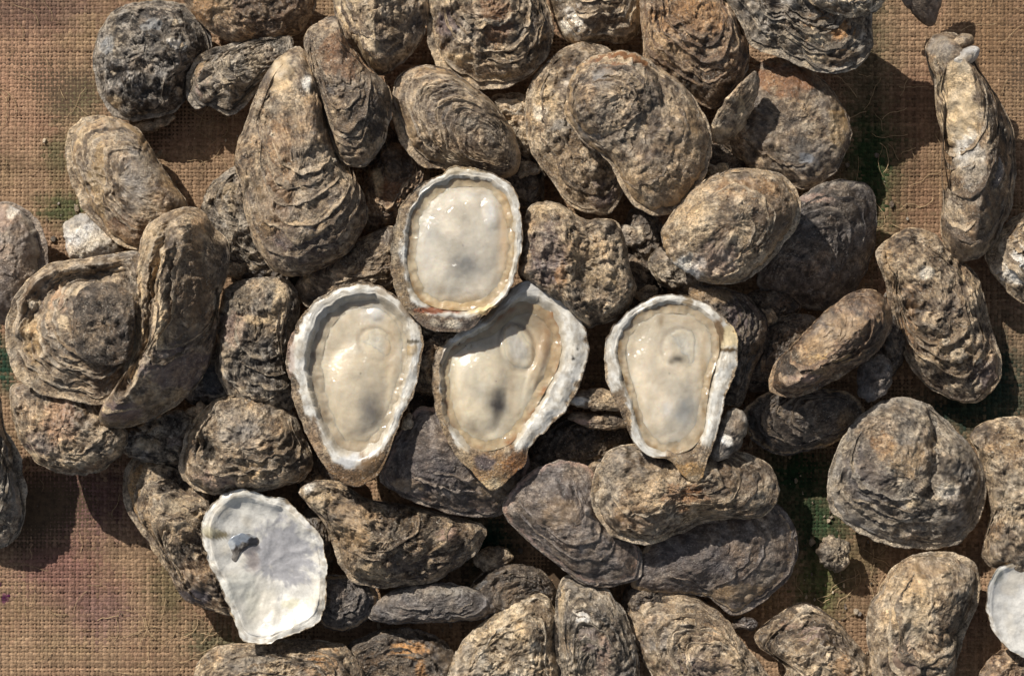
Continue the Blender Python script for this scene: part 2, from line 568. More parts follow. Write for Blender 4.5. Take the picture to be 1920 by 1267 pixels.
def lower_mesh(name, pts, zr, lo, *, n=120, m=16, center=None, tilt=(0, 0), pal='brown', tone=.5, seed=1, wave=3.0, jag=3.0, grow=2.0,
               origin=(0, 0, 0), rough=1.0, wave_seed=1):
    Q = smooth_outline(pts, n)
    C = np.array(center, float) if center is not None else centroid(Q)
    rad = np.linalg.norm(Q - C, axis=1)[:, None]
    Q = Q + (Q - C) / rad * (fbm(Q[:, 0] / 30, Q[:, 1] / 30, 4, seed + 3, .6) * jag + grow)[:, None]
    u = np.linspace(0, 1, m)
    s = np.concatenate([[.60, .72, .80, .84, .88, .92, .96, .985], 1 - u * .996])
    dz = np.concatenate([[-5., -3.6, -2.6, -2.9, -2.2, -2.5, -1.6, -1.3], -1.4 - lo * (1 - (1 - u) ** 2.2) ** .7])
    x = (C[0] + (Q[:, 0] - C[0])[None] * s[:, None]).ravel()
    y = (C[1] + (Q[:, 1] - C[1])[None] * s[:, None]).ravel()
    sg = np.repeat(s, n)
    z = zr + np.repeat(dz, n) + tilt[0] * (x - C[0]) + tilt[1] * (y - C[1]) + wave * fbm(x / 45, y / 45, 3, wave_seed + 31) * sstep(.3, 1, sg)
    z = z + rough * 1.3 * fbm(x / 18, y / 18, 3, seed + 5)
    z = np.maximum(z, 1.2)
    v = tone + .6 * fbm(x / 40, y / 40, 3, seed + 12) + .3 * fbm(x / 10, y / 10, 3, seed + 13) + .22 * sstep(.84, .97, sg) + .16 * np.sin(sg * 95 + 2 * fbm(x / 30, y / 30, 2, seed + 15)) * (sg > .8)
    col = pal_color(pal, v)
    V = to_world(x, y, z, zr) - np.array(origin)
    F = grid_quads(len(s), n)
    return make_mesh(name, V, F[:, ::-1] if area_sign(Q) > 0 else F, col)


def tag(o, label, cat, group=None):
    o['label'] = label
    o['category'] = cat
    if group:
        o['group'] = group


def barnacle(parent, origin, surf, px, py, r, zr, pal='cream', seed=0, name='barnacle'):
    """a small ringed cone standing on a shell"""
    x, y, z = surf
    k = np.argmin((x - px) ** 2 + (y - py) ** 2)
    z0 = z[k]
    n = 18
    th = np.linspace(0, 2 * np.pi, n, endpoint=False)
    rr = np.array([.02, .16, .26, .46, .8, 1.05])
    hh = np.array([.30, .28, .42, .44, .25, -.25]) * r
    wob = 1 + .16 * np.sin(th * 6 + seed) + .1 * np.sin(th * 3 + seed * 2)
    X = px + r * rr[:, None] * (np.cos(th) * wob)[None]
    Y = py + r * rr[:, None] * (np.sin(th) * wob)[None]
    Z = z0 + np.repeat(hh[:, None], n, 1)
    xx, yy = X.ravel(), Y.ravel()
    col = pal_color(pal, .62 + .4 * fbm(xx / 4, yy / 4, 2, seed + 3))
    col[:n * 2] *= .45
    V = to_world(xx, yy, Z.ravel(), zr) - np.array(origin)
    return link(name, make_mesh(name, V, grid_quads(6, n)[:, ::-1], col), M_SHELL, parent)


def growth_layers(root, org, zr, W, count, lift, rough):
    """thin shell layers that stand a little proud of the valve along its growth lines, ragged at the free edge"""
    rs = np.random.RandomState(W['seed'] + 5)
    hg, C, RH = W['hinge'], W['C'], W['RH']
    a0 = math.atan2(C[1] - hg[1], C[0] - hg[0])
    for k in range(count):
        g0 = (.98 if k < 2 else .34 + .60 * (k + rs.rand()) / (count + .5))
        span = math.radians(26 + 50 * rs.rand()) * (1.25 - .45 * g0)
        mid = a0 + rs.uniform(-.85, .85)
        dg = (.07 + .09 * rs.rand()) * min(1.6, 110 / W['size'])
        nu, nv = 46, 6
        u = np.linspace(-1, 1, nu)
        th = mid + u * span
        taper = np.sqrt(np.clip(1 - u ** 2, 0, 1))
        rag = 1 + .55 * fbm(u * 3.5 + k * 7, np.full(nu, k * 3.1), 4, W['seed'] + k, .65)
        inner = g0 - .035 + .03 * fbm(u * 2 + k, np.full(nu, k * 1.7), 2, W['seed'] + 90 + k)
        lf = lift * (.6 + .9 * rs.rand()) * (.45 if k < 2 else 1.0)
        X, Y, Z, V, D = [], [], [], [], []
        for v in np.linspace(0, 1, nv):
            g = np.minimum(inner + dg * v * np.clip(rag, .15, 2) * taper, 1.012)
            r = g * RH(th)
            x, y = hg[0] + r * np.cos(th), hg[1] + r * np.sin(th)
            z, dd = W['surf'](x, y)
            X.append(x); Y.append(y)
            Z.append(z - 1.0 + (1.0 + lf * np.clip(rag, .3, 1.6)) * v ** 1.3 * taper + .2)
            V.append(np.full(nu, v)); D.append(dd)
        for v, dz in ((1, -1.3), (.55, -1.2)):          # the underside
            j = int(round(v * (nv - 1)))
            X.append(X[j]); Y.append(Y[j]); Z.append(Z[j] + dz); V.append(np.full(nu, .2)); D.append(D[j] - .3)
        X, Y, Z, V, D = [np.array(q).ravel() for q in (X, Y, Z, V, D)]
        val = W['tone'] + .02 + .20 * V ** 2 + .14 * rs.randn() + .30 * D + .25 * fbm(X / 16, Y / 16, 4, W['seed'] + 200, .65)
        col = pal_color(W['pal'], val)
        m = nv + 2
        ii = np.arange(m - 1)[:, None] * nu + np.arange(nu - 1)[None]
        F = np.stack([ii, ii + nu, ii + nu + 1, ii + 1], -1).reshape(-1, 4)
        link('growth_layer', make_mesh('growth_layer', to_world(X, Y, Z, zr) - np.array(org), F, col, grit=.25 + .5 * rough), M_SHELL, root)


def closed_oyster(label, pts, z, up, lo=None, *, cat='oyster', name='oyster', barn=(), spat=(), under=None, group='closed oysters heaped on the burlap', mat=None, layers=None, lift=4.0, **kw):
    """a whole oyster: upper valve, lower valve, anything grown on it"""
    SEED[0] += 57
    seed = SEED[0]
    if z > 2.6:
        z = 2.6 + (z - 2.6) * 1.25
    zr = z * 32.0
    Q0 = smooth_outline(pts, 60)
    C0 = np.array(kw['center'], float) if kw.get('center') is not None else centroid(Q0)
    org = to_world(np.array(C0[0]), np.array(C0[1]), np.array(0.0), zr)
    lo = (z - .15 if z < 2.2 else 2.0) if lo is None else lo
    root = link(name, None, None, loc=tuple(org))
    tag(root, label, cat, group)
    W = {}
    me, surf, C, Q = valve_mesh('upper_valve', pts, zr, up * 32.0, seed=seed, origin=org, want=W, **kw)
    link('upper_valve', me, mat or M_SHELL, root)
    kw.setdefault('shrink', 5.0)
    u = dict(pal=kw.get('pal', 'brown'), tone=kw.get('tone', .45) + .16, grow=.5)
    u.update(under or {})
    lm = lower_mesh('lower_valve', pts, zr, lo * 32.0, center=kw.get('center'), tilt=kw.get('tilt', (0, 0)), seed=seed + 23, wave_seed=seed,
                    wave=kw.get('wave', 3.0), origin=org, rough=kw.get('rough', 1.0), **u)
    link('lower_valve', lm, M_SHELL, root)
    nl = (0 if cat == 'mussel' else int(np.clip(W['size'] / 18, 4, 9))) if layers is None else layers
    if nl:
        growth_layers(root, org, zr, W, nl, lift, kw.get('rough', 1.0))
    for i, (bx, by, br) in enumerate(barn):
        barnacle(root, org, surf, bx, by, br, zr, seed=seed + i)
    x, y, zz = surf
    for i, sp in enumerate(spat):
        spts, sup, skw = sp
        c = centroid(smooth_outline(spts, 40))
        k = np.argmin((x - c[0]) ** 2 + (y - c[1]) ** 2)
        skw = dict(skw)
        dz = skw.pop('dz', 0)
        nm = skw.pop('name', 'attached_shell')
        ar = dict(n=80, m=20, ring=(6, 1.2), craggy=.4, rough=.7, crust=10, wave=1.5, jag=1.5, lip=3.0)
        ar.update(skw)
        sm, _, _, _ = valve_mesh(nm, spts, zz[k] + dz, sup * 32, seed=seed + 300 + i, origin=org, **ar)
        so = link(nm, sm, M_SHELL, root)
    return root


def loose_shell(label, pts, z, up, *, name='oyster_shell', cat='shell', mat=None, group=None, **kw):
    """one valve or a broken piece, a single mesh"""
    SEED[0] += 57
    zr = z * 32.0
    C0 = centroid(smooth_outline(pts, 60))
    org = to_world(np.array(C0[0]), np.array(C0[1]), np.array(0.0), zr)
    ar = dict(n=110, m=26, ring=(7, 1.2), craggy=.5, rough=.6, crust=8, wave=4, lip=4.0)
    ar.update(kw)
    me, surf, C, Q = valve_mesh(name, pts, zr, up * 32.0, seed=SEED[0], origin=org, **ar)
    o = link(name, me, mat or M_SHELL, loc=tuple(org))
    tag(o, label, cat, group)
    return o


def cup_mesh(name, outer, inner, C, zr, depth, floor, *, n=200, seed=1, origin=(0, 0, 0), spots=(), tilt=(0, 0), nacre=(.78, .755, .70), drop=5.0,
             outpal='brown', jag=3.0, wave=4.0, edgecol=(.30, .23, .15), edgew=.16, rimrough=1.0, flat=2.5, edges=(), wallk=.8, relief=.5, rin=3.2):
    """an opened lower valve: nacre cup, white rim, rough outside wall"""
    th = np.linspace(-np.pi, np.pi, n, endpoint=False)
    RO0, RI0 = radial(smooth_outline(outer, 500), C), radial(smooth_outline(inner, 500), C)
    cx, cy = np.cos(th), np.sin(th)
    rO = RO0(th)
    rI = np.minimum(RI0(th), rO - 3)
    # smooth the two radius tables a little, then roughen the outer one
    k = np.array([1, 2, 3, 2, 1]) / 9.0
    sm = lambda r: np.convolve(np.concatenate([r[-2:], r, r[:2]]), k, 'valid')
    rO, rI = sm(rO), sm(rI)
    rI = rI + .16 * (rO - rI)
    rO = rO + fbm(C[0] / 9 + rO * cx / 24, C[1] / 9 + rO * cy / 24, 4, seed, .6) * jag
    rI = rI + fbm(rO * cx / 30, rO * cy / 30, 4, seed + 1, .6) * rin
    rI = np.minimum(rI, rO - 4)
    R, Z, K = [], [], []
    for s in np.linspace(.004, 1, 22):          # cup
        R.append(rI * s)
        Z.append(-depth * (1 - s ** flat) ** .62 * np.ones(n) * 1.0)
        K.append(np.full(n, s * .5))
    for t in np.linspace(.06, 1, 15):           # rim
        R.append(rI + (rO - rI) * t)
        w = np.clip((rO - rI) / 30.0, .3, 2.0)
        Z.append(3.0 * np.sin(min(t * 2.2, 1.57)) * w * .8 - drop * w * sstep(.30, 1.05, np.array(t)))
        K.append(np.full(n, .5 + t * .5))
    zed = Z[-1]
    for t in np.linspace(.05, 1, 14):           # outside wall
        R.append(rO * (1 - .62 * t ** 2.2) - 1.5 * t)
        Z.append(zed - floor * (t ** .75))
        K.append(np.full(n, 1 + t))
    m = len(R)
    R, Z, K = np.array(R), np.array(Z), np.array(K)
    x = (C[0] + R * cx[None]).ravel()
    y = (C[1] + R * cy[None]).ravel()
    K = K.ravel()
    rim = sstep(.42, .6, K)
    z = Z.ravel() + rimrough * rim * (1.2 * fbm(x / 22, y / 22, 4, seed + 2) + wave * fbm(x / 70, y / 70, 2, seed + 3)) + relief * fbm(x / 34, y / 34, 3, seed + 4)
    terr = K * 9 + .5 * fbm(x / 30, y / 30, 3, seed + 6)
    lay = K * 16 + .8 * fbm(x / 26, y / 26, 3, seed + 16)
    lay = lay - np.floor(lay)
    z = z - rimrough * rim * (K < 1.0) * 1.1 * lay
    z = z + np.where(K > .95, 1.6 * (terr - np.floor(terr)), 0)
    z = zr + z + tilt[0] * (x - C[0]) + tilt[1] * (y - C[1])
    z = np.maximum(z, 1.0)
    col = np.array(nacre)[None] * (1 + .16 * fbm(x / 28, y / 28, 4, seed + 7))[:, None]
    warm = sstep(-.1, .5, fbm(x / 50, y / 50, 3, seed + 8))[:, None] * .3
    col = col * (1 - warm) + np.array((.66, .56, .40)) * warm
    wall = (sstep(.30, .44, K) * sstep(.53, .47, K + .03 * fbm(x / 14, y / 14, 3, seed + 19)) * wallk)[:, None]
    col = col * (1 - wall) + np.array((.40, .33, .23)) * wall
    dirt = (rim * .45 * sstep(.05, .55, fbm(x / 16, y / 16, 4, seed + 17, .65) + .25 * lay))[:, None]
    col = col * (1 - dirt) + np.array((.34, .27, .18)) * dirt
    th_ = np.arctan2(y - C[1], x - C[0])
    ew = np.full_like(x, edgew)
    for (a0, aw, w_) in edges:          # stretches where the rough outside shows past the rim
        da = np.abs((th_ - math.radians(a0) + np.pi) % (2 * np.pi) - np.pi)
        ew = ew + w_ * sstep(math.radians(aw), math.radians(aw) * .5, da)
    kk = K + .07 * fbm(x / 14, y / 14, 3, seed + 9)
    ew = ew + .10 * np.clip(fbm(x / 30, y / 30, 3, seed + 23) + .15, 0, 1)
    e = sstep(1 - ew, 1.04 - ew * .75, kk)
    out = pal_color(outpal, .45 + .6 * fbm(x / 30, y / 30, 3, seed + 10) + .3 * fbm(x / 9, y / 9, 3, seed + 11) + .3 * (terr - np.floor(terr) - .5))
    ec = out * .75 + np.array(edgecol) * .25
    col = col * (1 - e[:, None]) + ec * e[:, None]
    col = np.where((K > 1.0)[:, None], out, col)
    col = paint(col, x, y, spots, seed)
    V = to_world(x, y, z, zr) - np.array(origin)
    F = grid_quads(m, n)
    me = make_mesh(name, V, F, col, mi=(np.maximum(e, K > 1.0)[F].mean(1) > .5))
    me.materials.append(M_NACRE)
    me.materials.append(M_SHELL)
    return me, (x, y, z)


def open_oyster(label, outer, inner, meat, C, z, *, depth=.85, sink=.22, rimspots=(), meatspots=(), muscle=None, mantle=((.50, .38, .24), (.30, .17, .08)),
                tone=(.62, .55, .44), tilt=(0, 0), bumps=(), frill=.6, mdark=0.0, mdeep=1.2, mrise=1.6, mcol=(.56, .54, .50), **kw):
    SEED[0] += 57
    seed = SEED[0]
    zr = z * 32.0
    C = np.array(C, float)
    org = to_world(np.array(C[0]), np.array(C[1]), np.array(0.0), zr)
    root = link('open_oyster', None, None, loc=tuple(org))
    tag(root, label, 'oyster', 'oysters opened on the half shell')
    me, surf = cup_mesh('lower_shell', outer, inner, C, zr, depth * 32, min(z * 32 - 4, 60), seed=seed, origin=org, spots=rimspots, tilt=tilt, **kw)
    link('lower_shell', me, None, root)
    # mantle: a frilled skirt between the flesh and the wall of the cup
    n = 220
    th = np.linspace(-np.pi, np.pi, n, endpoint=False)
    cx, cy = np.cos(th), np.sin(th)
    Qm, Qi = smooth_outline(meat, 500), smooth_outline(inner, 500)
    rM, rI = radial(Qm, C)(th), radial(Qi, C)(th)
    k = np.array([1, 2, 3, 4, 3, 2, 1]) / 16.0
    sm = lambda r: np.convolve(np.concatenate([r[-3:], r, r[:3]]), k, 'valid')
    rM, rI = sm(rM), sm(rI)
    rM = np.minimum(rM + 1.5, rI - 3.0)
    R = []
    Zl = []
    ts = np.linspace(0, 1, 9)
    for t in ts:
        R.append(rM * .90 + (rI * .995 - rM * .90) * t)
        rip = np.sin(th * 37 + 5 * np.sin(th * 4 + seed) + seed) * .5 + np.sin(th * 17 + seed) * .5
        Zl.append(-sink * 32 - 3.6 + 2.6 * t * t + rip * math.sin(t * 3.1) * frill)
    R, Zl = np.array(R), np.array(Zl)
    x, y = (C[0] + R * cx).ravel(), (C[1] + R * cy).ravel()
    zz = zr + Zl.ravel() + 1.8 * fbm(x / 25, y / 25, 3, seed + 60) + tilt[0] * (x - C[0]) + tilt[1] * (y - C[1])
    tt = np.repeat(ts, n) + .30 * fbm(x / 14, y / 14, 3, seed + 61)
    a, b = np.array(mantle[0]), np.array(mantle[1])
    w = sstep(.35, 1.0, tt)[:, None] * sstep(-.5, .4, fbm(x / 40, y / 40, 3, seed + 62))[:, None]
    col = a * (1 - w) + b * w
    col = col * (1 + .25 * fbm(x / 18, y / 18, 3, seed + 63))[:, None]
    for sp in meatspots:
        px, py, rx, ry, c, kk = sp
        c = np.array(COLS[c] if isinstance(c, str) else c)
        w = (kk * np.exp(-1.4 * ((x - px) / rx) ** 2 - 1.4 * ((y - py) / ry) ** 2))[:, None]
        col = col * (1 - w) + c * w
    mo = link('mantle', make_mesh('mantle', to_world(x, y, zz, zr) - np.array(org), grid_quads(len(ts), n), col), M_MEAT, root)
    # the flesh itself
    nn = 170
    m = 48
    th2 = np.linspace(-np.pi, np.pi, nn, endpoint=False)
    cx, cy = np.cos(th2), np.sin(th2)
    rM = np.interp(th2, np.append(th, np.pi), np.append(rM, rM[0]))
    n = nn
    s = np.linspace(.004, 1, m) ** .85
    x = (C[0] + rM[None] * cx[None] * s[:, None]).ravel()
    y = (C[1] + rM[None] * cy[None] * s[:, None]).ravel()
    sg = np.repeat(s, n)
    hgt = 6.0 * np.clip(1 - sg ** 5, 0, 1) ** .6
    inn = sstep(1, .75, sg)
    fold = 2.0 * fbm(x / 60, y / 60, 3, seed + 70, .4)
    lines = np.sin(sg * 16 + 3.5 * fbm(x / 45, y / 45, 2, seed + 71)) * sstep(.62, .9, sg) * sstep(-.1, .4, fbm(x / 60, y / 60, 2, seed + 75))
    zz = zr - sink * 32 - 7.5 + hgt + fold * inn + .8 * lines * sstep(1, .9, sg)
    for (bx, by, rx, ry, rot, hh) in bumps:
        ca, sa = math.cos(rot), math.sin(rot)
        du, dv = (x - bx) * ca + (y - by) * sa, -(x - bx) * sa + (y - by) * ca
        q = np.clip(1 - (np.abs(du) / rx) ** 2.4 - (np.abs(dv) / ry) ** 2.4, 0, 1)
        zz = zz + hh * (q * q * (3 - 2 * q)) * inn
    col = 1.07 * np.array(tone)[None] * (1 + .22 * fbm(x / 45, y / 45, 3, seed + 72))[:, None]
    edge = sstep(.70, 1.0, sg + .16 * fbm(x / 24, y / 24, 3, seed + 73))[:, None] * .6
    col = col * (1 - edge) + a * edge
    grey = sstep(.0, .5, fbm(x / 60, y / 60, 2, seed + 74))[:, None] * .40
    col = col * (1 - grey) + np.array((.58, .535, .45)) * grey
    vein = (.22 * sstep(.35, .75, np.abs(fbm(x / 16, y / 40, 3, seed + 76))))[:, None]
    col = col * (1 - vein) + np.array((.70, .67, .60)) * vein
    if muscle:
        mx, my, mrx, mry, rot = muscle
        ca, sa = math.cos(rot), math.sin(rot)
        du, dv = (x - mx) * ca + (y - my) * sa, -(x - mx) * sa + (y - my) * ca
        q = np.hypot(du / mrx, dv / mry)
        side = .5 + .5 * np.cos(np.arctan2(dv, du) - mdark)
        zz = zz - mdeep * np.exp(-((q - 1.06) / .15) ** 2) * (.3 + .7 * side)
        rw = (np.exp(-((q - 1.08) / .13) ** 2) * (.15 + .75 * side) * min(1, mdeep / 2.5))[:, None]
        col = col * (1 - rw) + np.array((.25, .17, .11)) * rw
    for sp in meatspots:
        px, py, rx, ry, c, kk = sp
        c = np.array(COLS[c] if isinstance(c, str) else c)
        d2 = ((x - px) / rx) ** 2 + ((y - py) / ry) ** 2 + .3 * fbm(x / 18, y / 18, 3, seed + 77)
        w = (kk * np.exp(-np.maximum(d2, 0)))[:, None]
        col = col * (1 - w) + c * w
    zz = zz + tilt[0] * (x - C[0]) + tilt[1] * (y - C[1])
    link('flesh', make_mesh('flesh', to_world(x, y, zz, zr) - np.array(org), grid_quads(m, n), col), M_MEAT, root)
    if muscle:
        k = np.argmin((x - mx) ** 2 + (y - my) ** 2)
        z0 = zz[k]
        n2, m2 = 60, 16
        t2 = np.linspace(-np.pi, np.pi, n2, endpoint=False)
        s2 = np.linspace(.01, 1, m2)
        wob = 1 + .12 * np.sin(t2 * 2 + seed) + .10 * np.sin(t2 * 3 + 1.3 * seed)
        uu = s2[:, None] * (mrx * np.cos(t2) * wob)[None]
        vv = s2[:, None] * (mry * np.sin(t2) * wob)[None]
        x2, y2 = (mx + uu * ca - vv * sa).ravel(), (my + uu * sa + vv * ca).ravel()
        sg2 = np.repeat(s2, n2)
        kn = np.array([np.argmin((x - px) ** 2 + (y - py) ** 2) for px, py in zip(x2, y2)])
        z2 = zz[kn] * .5 + z0 * .5 + mrise * np.clip(1 - sg2 ** 2.2, 0, 1) - 1.3 * sstep(.82, 1, sg2) + .5 * fbm(x2 / 12, y2 / 12, 3, seed + 80)
        c2 = np.array(mcol)[None] * (1 + .25 * fbm(x2 / 8, y2 / 22, 3, seed + 81))[:, None]
        e2 = (.35 + .65 * sstep(.35, .9, sg2))[:, None]
        c2 = c2 * (1 - e2) + col[kn] * e2
        for sp in meatspots:
            px, py, rx, ry, c, kk = sp
            c = np.array(COLS[c] if isinstance(c, str) else c)
            if rx <= 14:
                d2 = ((x2 - px) / rx) ** 2 + ((y2 - py) / ry) ** 2 + .5 * fbm(x2 / 5, y2 / 5, 3, seed + 77)
                w = (kk * np.exp(-1.4 * np.maximum(d2, 0)))[:, None]
                c2 = c2 * (1 - w) + c * w
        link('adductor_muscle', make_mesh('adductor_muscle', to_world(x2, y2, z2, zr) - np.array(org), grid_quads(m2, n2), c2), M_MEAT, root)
    return root

# ------------------------------------------------------------------ ground and burlap
def build_ground():
    n = 40
    g = np.linspace(-1.6, 1.6, n)
    X, Y = np.meshgrid(g, g)
    V = np.stack([X.ravel(), Y.ravel(), np.full(n * n, -.0022)], -1)
    i = np.arange(n - 1)[:, None] * n + np.arange(n - 1)[None]
    F = np.stack([i, i + 1, i + n + 1, i + n], -1).reshape(-1, 4)
    o = link('ground', make_mesh('ground', V, F), M_BACK)
    o['kind'] = 'structure'


BURLAP_SPOTS = [   # dye and moss in the cloth, shade painted into the dark greens: px, py, rx, ry, colour, strength
    (60, 20, 120, 45, (.10, .055, .055), .55), (30, 150, 90, 110, (.40, .23, .155), .5), (150, 185, 45, 50, (.09, .10, .05), .6),
    (112, 285, 25, 40, (.08, .10, .045), .6), (125, 392, 50, 30, (.05, .085, .03), .7), (5, 690, 26, 50, (.015, .05, .03), .85),
    (140, 940, 120, 70, (.17, .09, .085), .8), (100, 1060, 80, 40, (.22, .11, .095), .75), (150, 1110, 80, 40, (.23, .125, .10), .65),
    (190, 1150, 60, 40, (.25, .14, .14), .4), (5, 1118, 12, 10, (.08, .01, .06), .9), (400, 1200, 50, 40, (.07, .09, .05), .6),
    (320, 1100, 40, 60, (.10, .10, .045), .5),
    (1640, 310, 60, 140, (.03, .06, .022), .9), (1625, 60, 50, 110, (.05, .055, .03), .6), (1865, 720, 80, 100, (.02, .04, .028), .85),
    (1790, 770, 110, 40, (.02, .038, .028), .85), (1500, 890, 80, 60, (.02, .05, .02), .9), (1535, 985, 70, 70, (.03, .055, .024), .9),
    (1545, 1100, 45, 55, (.045, .10, .022), .85), (1610, 1060, 50, 30, (.06, .09, .03), .45), (910, 1020, 50, 50, (.01, .05, .03), .95),
    (1700, 200, 60, 60, (.20, .11, .07), .5), (1860, 60, 90, 120, (.22, .135, .075), .7), (1720, 360, 50, 90, (.22, .13, .08), .6), (1600, 1120, 80, 90, (.20, .13, .08), .5), (1900, 300, 40, 160, (.27, .18, .11), .5), (240, 60, 90, 40, (.36, .26, .14), .4),
]


def burlap_color(x, y, seed):
    base = np.array((.315, .210, .132))[None] * (1 + .22 * fbm(x / 60, y / 60, 3, 500))[:, None]
    red = sstep(0, .6, fbm(x / 90, y / 90, 3, 510))[:, None] * .35
    base = base * (1 - red) + np.array((.33, .185, .125)) * red
    ol = sstep(.1, .7, fbm(x / 80, y / 80, 3, 520))[:, None] * .3
    base = base * (1 - ol) + np.array((.25, .185, .095)) * ol
    return paint(base, x, y, BURLAP_SPOTS, 530, 1.0)


def cloth_z(x, y):
    return 5.0 * fbm(x / 260, y / 260, 2, 540) - 4.0


def build_burlap():
    """woven jute: warp and weft threads passing over and under one another"""
    P = 7.3
    x0, x1, y0, y1 = -260, 2180, -230, 1500
    nx, ny = int((x1 - x0) / P), int((y1 - y0) / P)
    rs = np.random.RandomState(3)
    Vs, Fs, Cs = [], [], []
    off = 0
    for axis in (0, 1):
        na, nb = (nx, ny) if axis == 0 else (ny, nx)
        per = 2
        L = nb * per + 1
        a = np.arange(na)
        pos_a = ((x0 if axis == 0 else y0) + (a + .5) * P)
        tb = np.arange(L) / per
        pos_b = (y0 if axis == 0 else x0) + (tb) * P
        A = pos_a[:, None] + 1.5 * pn(a[:, None] * .37 + 0 * tb[None], tb[None] * .11 + 0 * a[:, None], 31 + axis) + rs.normal(0, .5, (na, 1))
        B = np.broadcast_to(pos_b[None], (na, L))
        ph = np.cos(np.pi * (a[:, None] + tb[None] - .5 + axis))
        wdt = (3.4 + .55 * rs.randn(na, 1)) * (1 + .48 * pn(tb[None] * .30 + 7.7 * a[:, None], a[:, None] * 3.3 + 0 * tb[None], 41))
        hz = 1.15 * ph + .9 * pn(tb[None] * .8 + 3.1 * a[:, None], a[:, None] * 1.7 + 0 * tb[None], 45)
        shade = (1 + .16 * rs.randn(na, 1)) * (1 + .18 * pn(tb[None] * .6 + 5.3 * a[:, None], a[:, None] * 2.1 + 0 * tb[None], 43))
        jits = rs.normal(0, 11, (na, 1))
        prof = ((-1, -1.5), (0, .8), (1, -1.5))
        for k, (o_, hk) in enumerate(prof):
            xa = A + o_ * wdt
            xx, yy = (xa, B) if axis == 0 else (B, xa)
            zz = cloth_z(xx.ravel(), yy.ravel()) + (hz + hk).ravel()
            Vs.append(to_world(xx.ravel(), yy.ravel(), zz, 0))
            jit = np.broadcast_to(jits, (na, L)).ravel()
            Cs.append(burlap_color(xx.ravel() + (jit if axis else 0), yy.ravel() + (0 if axis else jit), 0) * np.clip(shade, .5, 1.5).ravel()[:, None])
        i = (np.arange(na)[:, None] * L + np.arange(L - 1)[None]).ravel()
        N = na * L
        for k in range(2):
            Fs.append(off + np.stack([k * N + i, k * N + i + 1, (k + 1) * N + i + 1, (k + 1) * N + i], -1))
        off += 3 * N
    o = link('burlap_cloth', make_mesh('burlap_cloth', np.concatenate(Vs), np.concatenate(Fs), np.concatenate(Cs)), M_JUTE)
    o['kind'] = 'structure'


build_ground()
build_burlap()

# ------------------------------------------------------------------ the oysters: outlines in photo px, rim height and dome height in cm
# --- upper left
closed_oyster('round near-black oyster with bluish white flecks at the upper left corner', [(205, 28), (240, 8), (300, 1), (350, 10), (383, 42), (398, 82), (380, 120), (352, 150),
    (345, 190), (325, 212), (280, 222), (238, 228), (208, 213), (190, 185), (178, 145), (174, 105), (184, 65)], 1.7, 1.5, pal='charcoal', tone=.52, rough=1.5, crust=90, ring=(7, 1.6),
    hinge=(225, 215), spots=[(205, 90, 16, 18, 'blue', .7), (290, 55, 20, 16, 'blue', .5), (335, 88, 14, 10, 'white', .7), (335, 47, 9, 9, 'white', .6), (215, 195, 18, 12, 'cream', .6), (225, 25, 30, 8, 'grey', .6),
    (393, 70, 7, 26, 'white', .8)], barn=[(333, 50, 8), (344, 92, 8), (222, 140, 7)], lips=((-20, 8), (120, 10)), contrast=1.5, layers=4, lift=4)
loose_shell('flat grey brown chip below the near-black round oyster', [(248, 241), (270, 227), (318, 212), (330, 222), (305, 240), (272, 250)], .9, .2, pal='brown', tone=.6, n=60, m=14)
closed_oyster('olive tan oyster with lengthwise growth lines right of the bare burlap, upper left', [(120, 290), (125, 250), (150, 222), (190, 216), (230, 226), (265, 250), (290, 290), (322, 340), (352, 385), (330, 430),
    (290, 460), (252, 468), (218, 455), (188, 430), (158, 395), (135, 350)], 2.0, 1.5, pal='tan', tone=.45, ring=(11, 2.4), rough=.7, crust=14, hinge=(310, 350), rimcol='tan', peak=(265, 330),
    spots=[(170, 260, 30, 16, 'cream', .45), (190, 330, 20, 70, 'gold', .35), (270, 330, 30, 50, 'grey', .4), (240, 430, 40, 25, 'rust', .3)], lips=((190, 16), (120, 10)), craggy=.4, tilt=(.08, .04), layers=9, lift=3.5)
closed_oyster('smooth mauve grey oyster cut by the left edge of the picture', [(-60, 400), (-20, 380), (30, 382), (70, 412), (90, 465), (86, 520), (60, 570), (20, 605), (-40, 600), (-75, 500)], 2.4, 1.6, pal='purple',
    tone=.68, ring=(8, 1.6), rough=.5, crust=6, hinge=(-30, 390), rimcol='grey', spots=[(15, 410, 25, 25, 'pink', .4), (28, 400, 10, 14, 'white', .6)], lips=((-20, 16),), craggy=.3, layers=2, lift=2)
loose_shell('whitish worn shell lying between the mauve and the olive tan oysters', [(118, 425), (140, 403), (168, 402), (205, 435), (232, 468), (212, 488), (170, 499), (130, 482)], 1.4, .9, pal='white', tone=.52, ring=(4, .8), rough=.8,
    spots=[(150, 415, 25, 14, 'grey', .7), (215, 465, 15, 14, 'grey', .8)])
closed_oyster('small frilled oyster tilted beside the near-black round one', [(345, 172), (352, 130), (378, 100), (430, 84), (490, 75), (545, 72), (552, 105), (522, 142), (482, 170), (452, 205), (425, 217), (390, 197), (365, 203)], 2.6, .9,
    pal='grey', tone=.46, ring=(7, 3.2), rough=1.1, crust=14, hinge=(540, 80), tilt=(.15, -.1), wave=8, spots=[(372, 130, 22, 22, 'tan', .5), (380, 165, 14, 30, 'pink', .35)], ridges=[([(352, 150), (395, 125), (430, 115)], 12, 14)], lips=((200, 14), (90, 14)), prof=(2.0, 1.25))
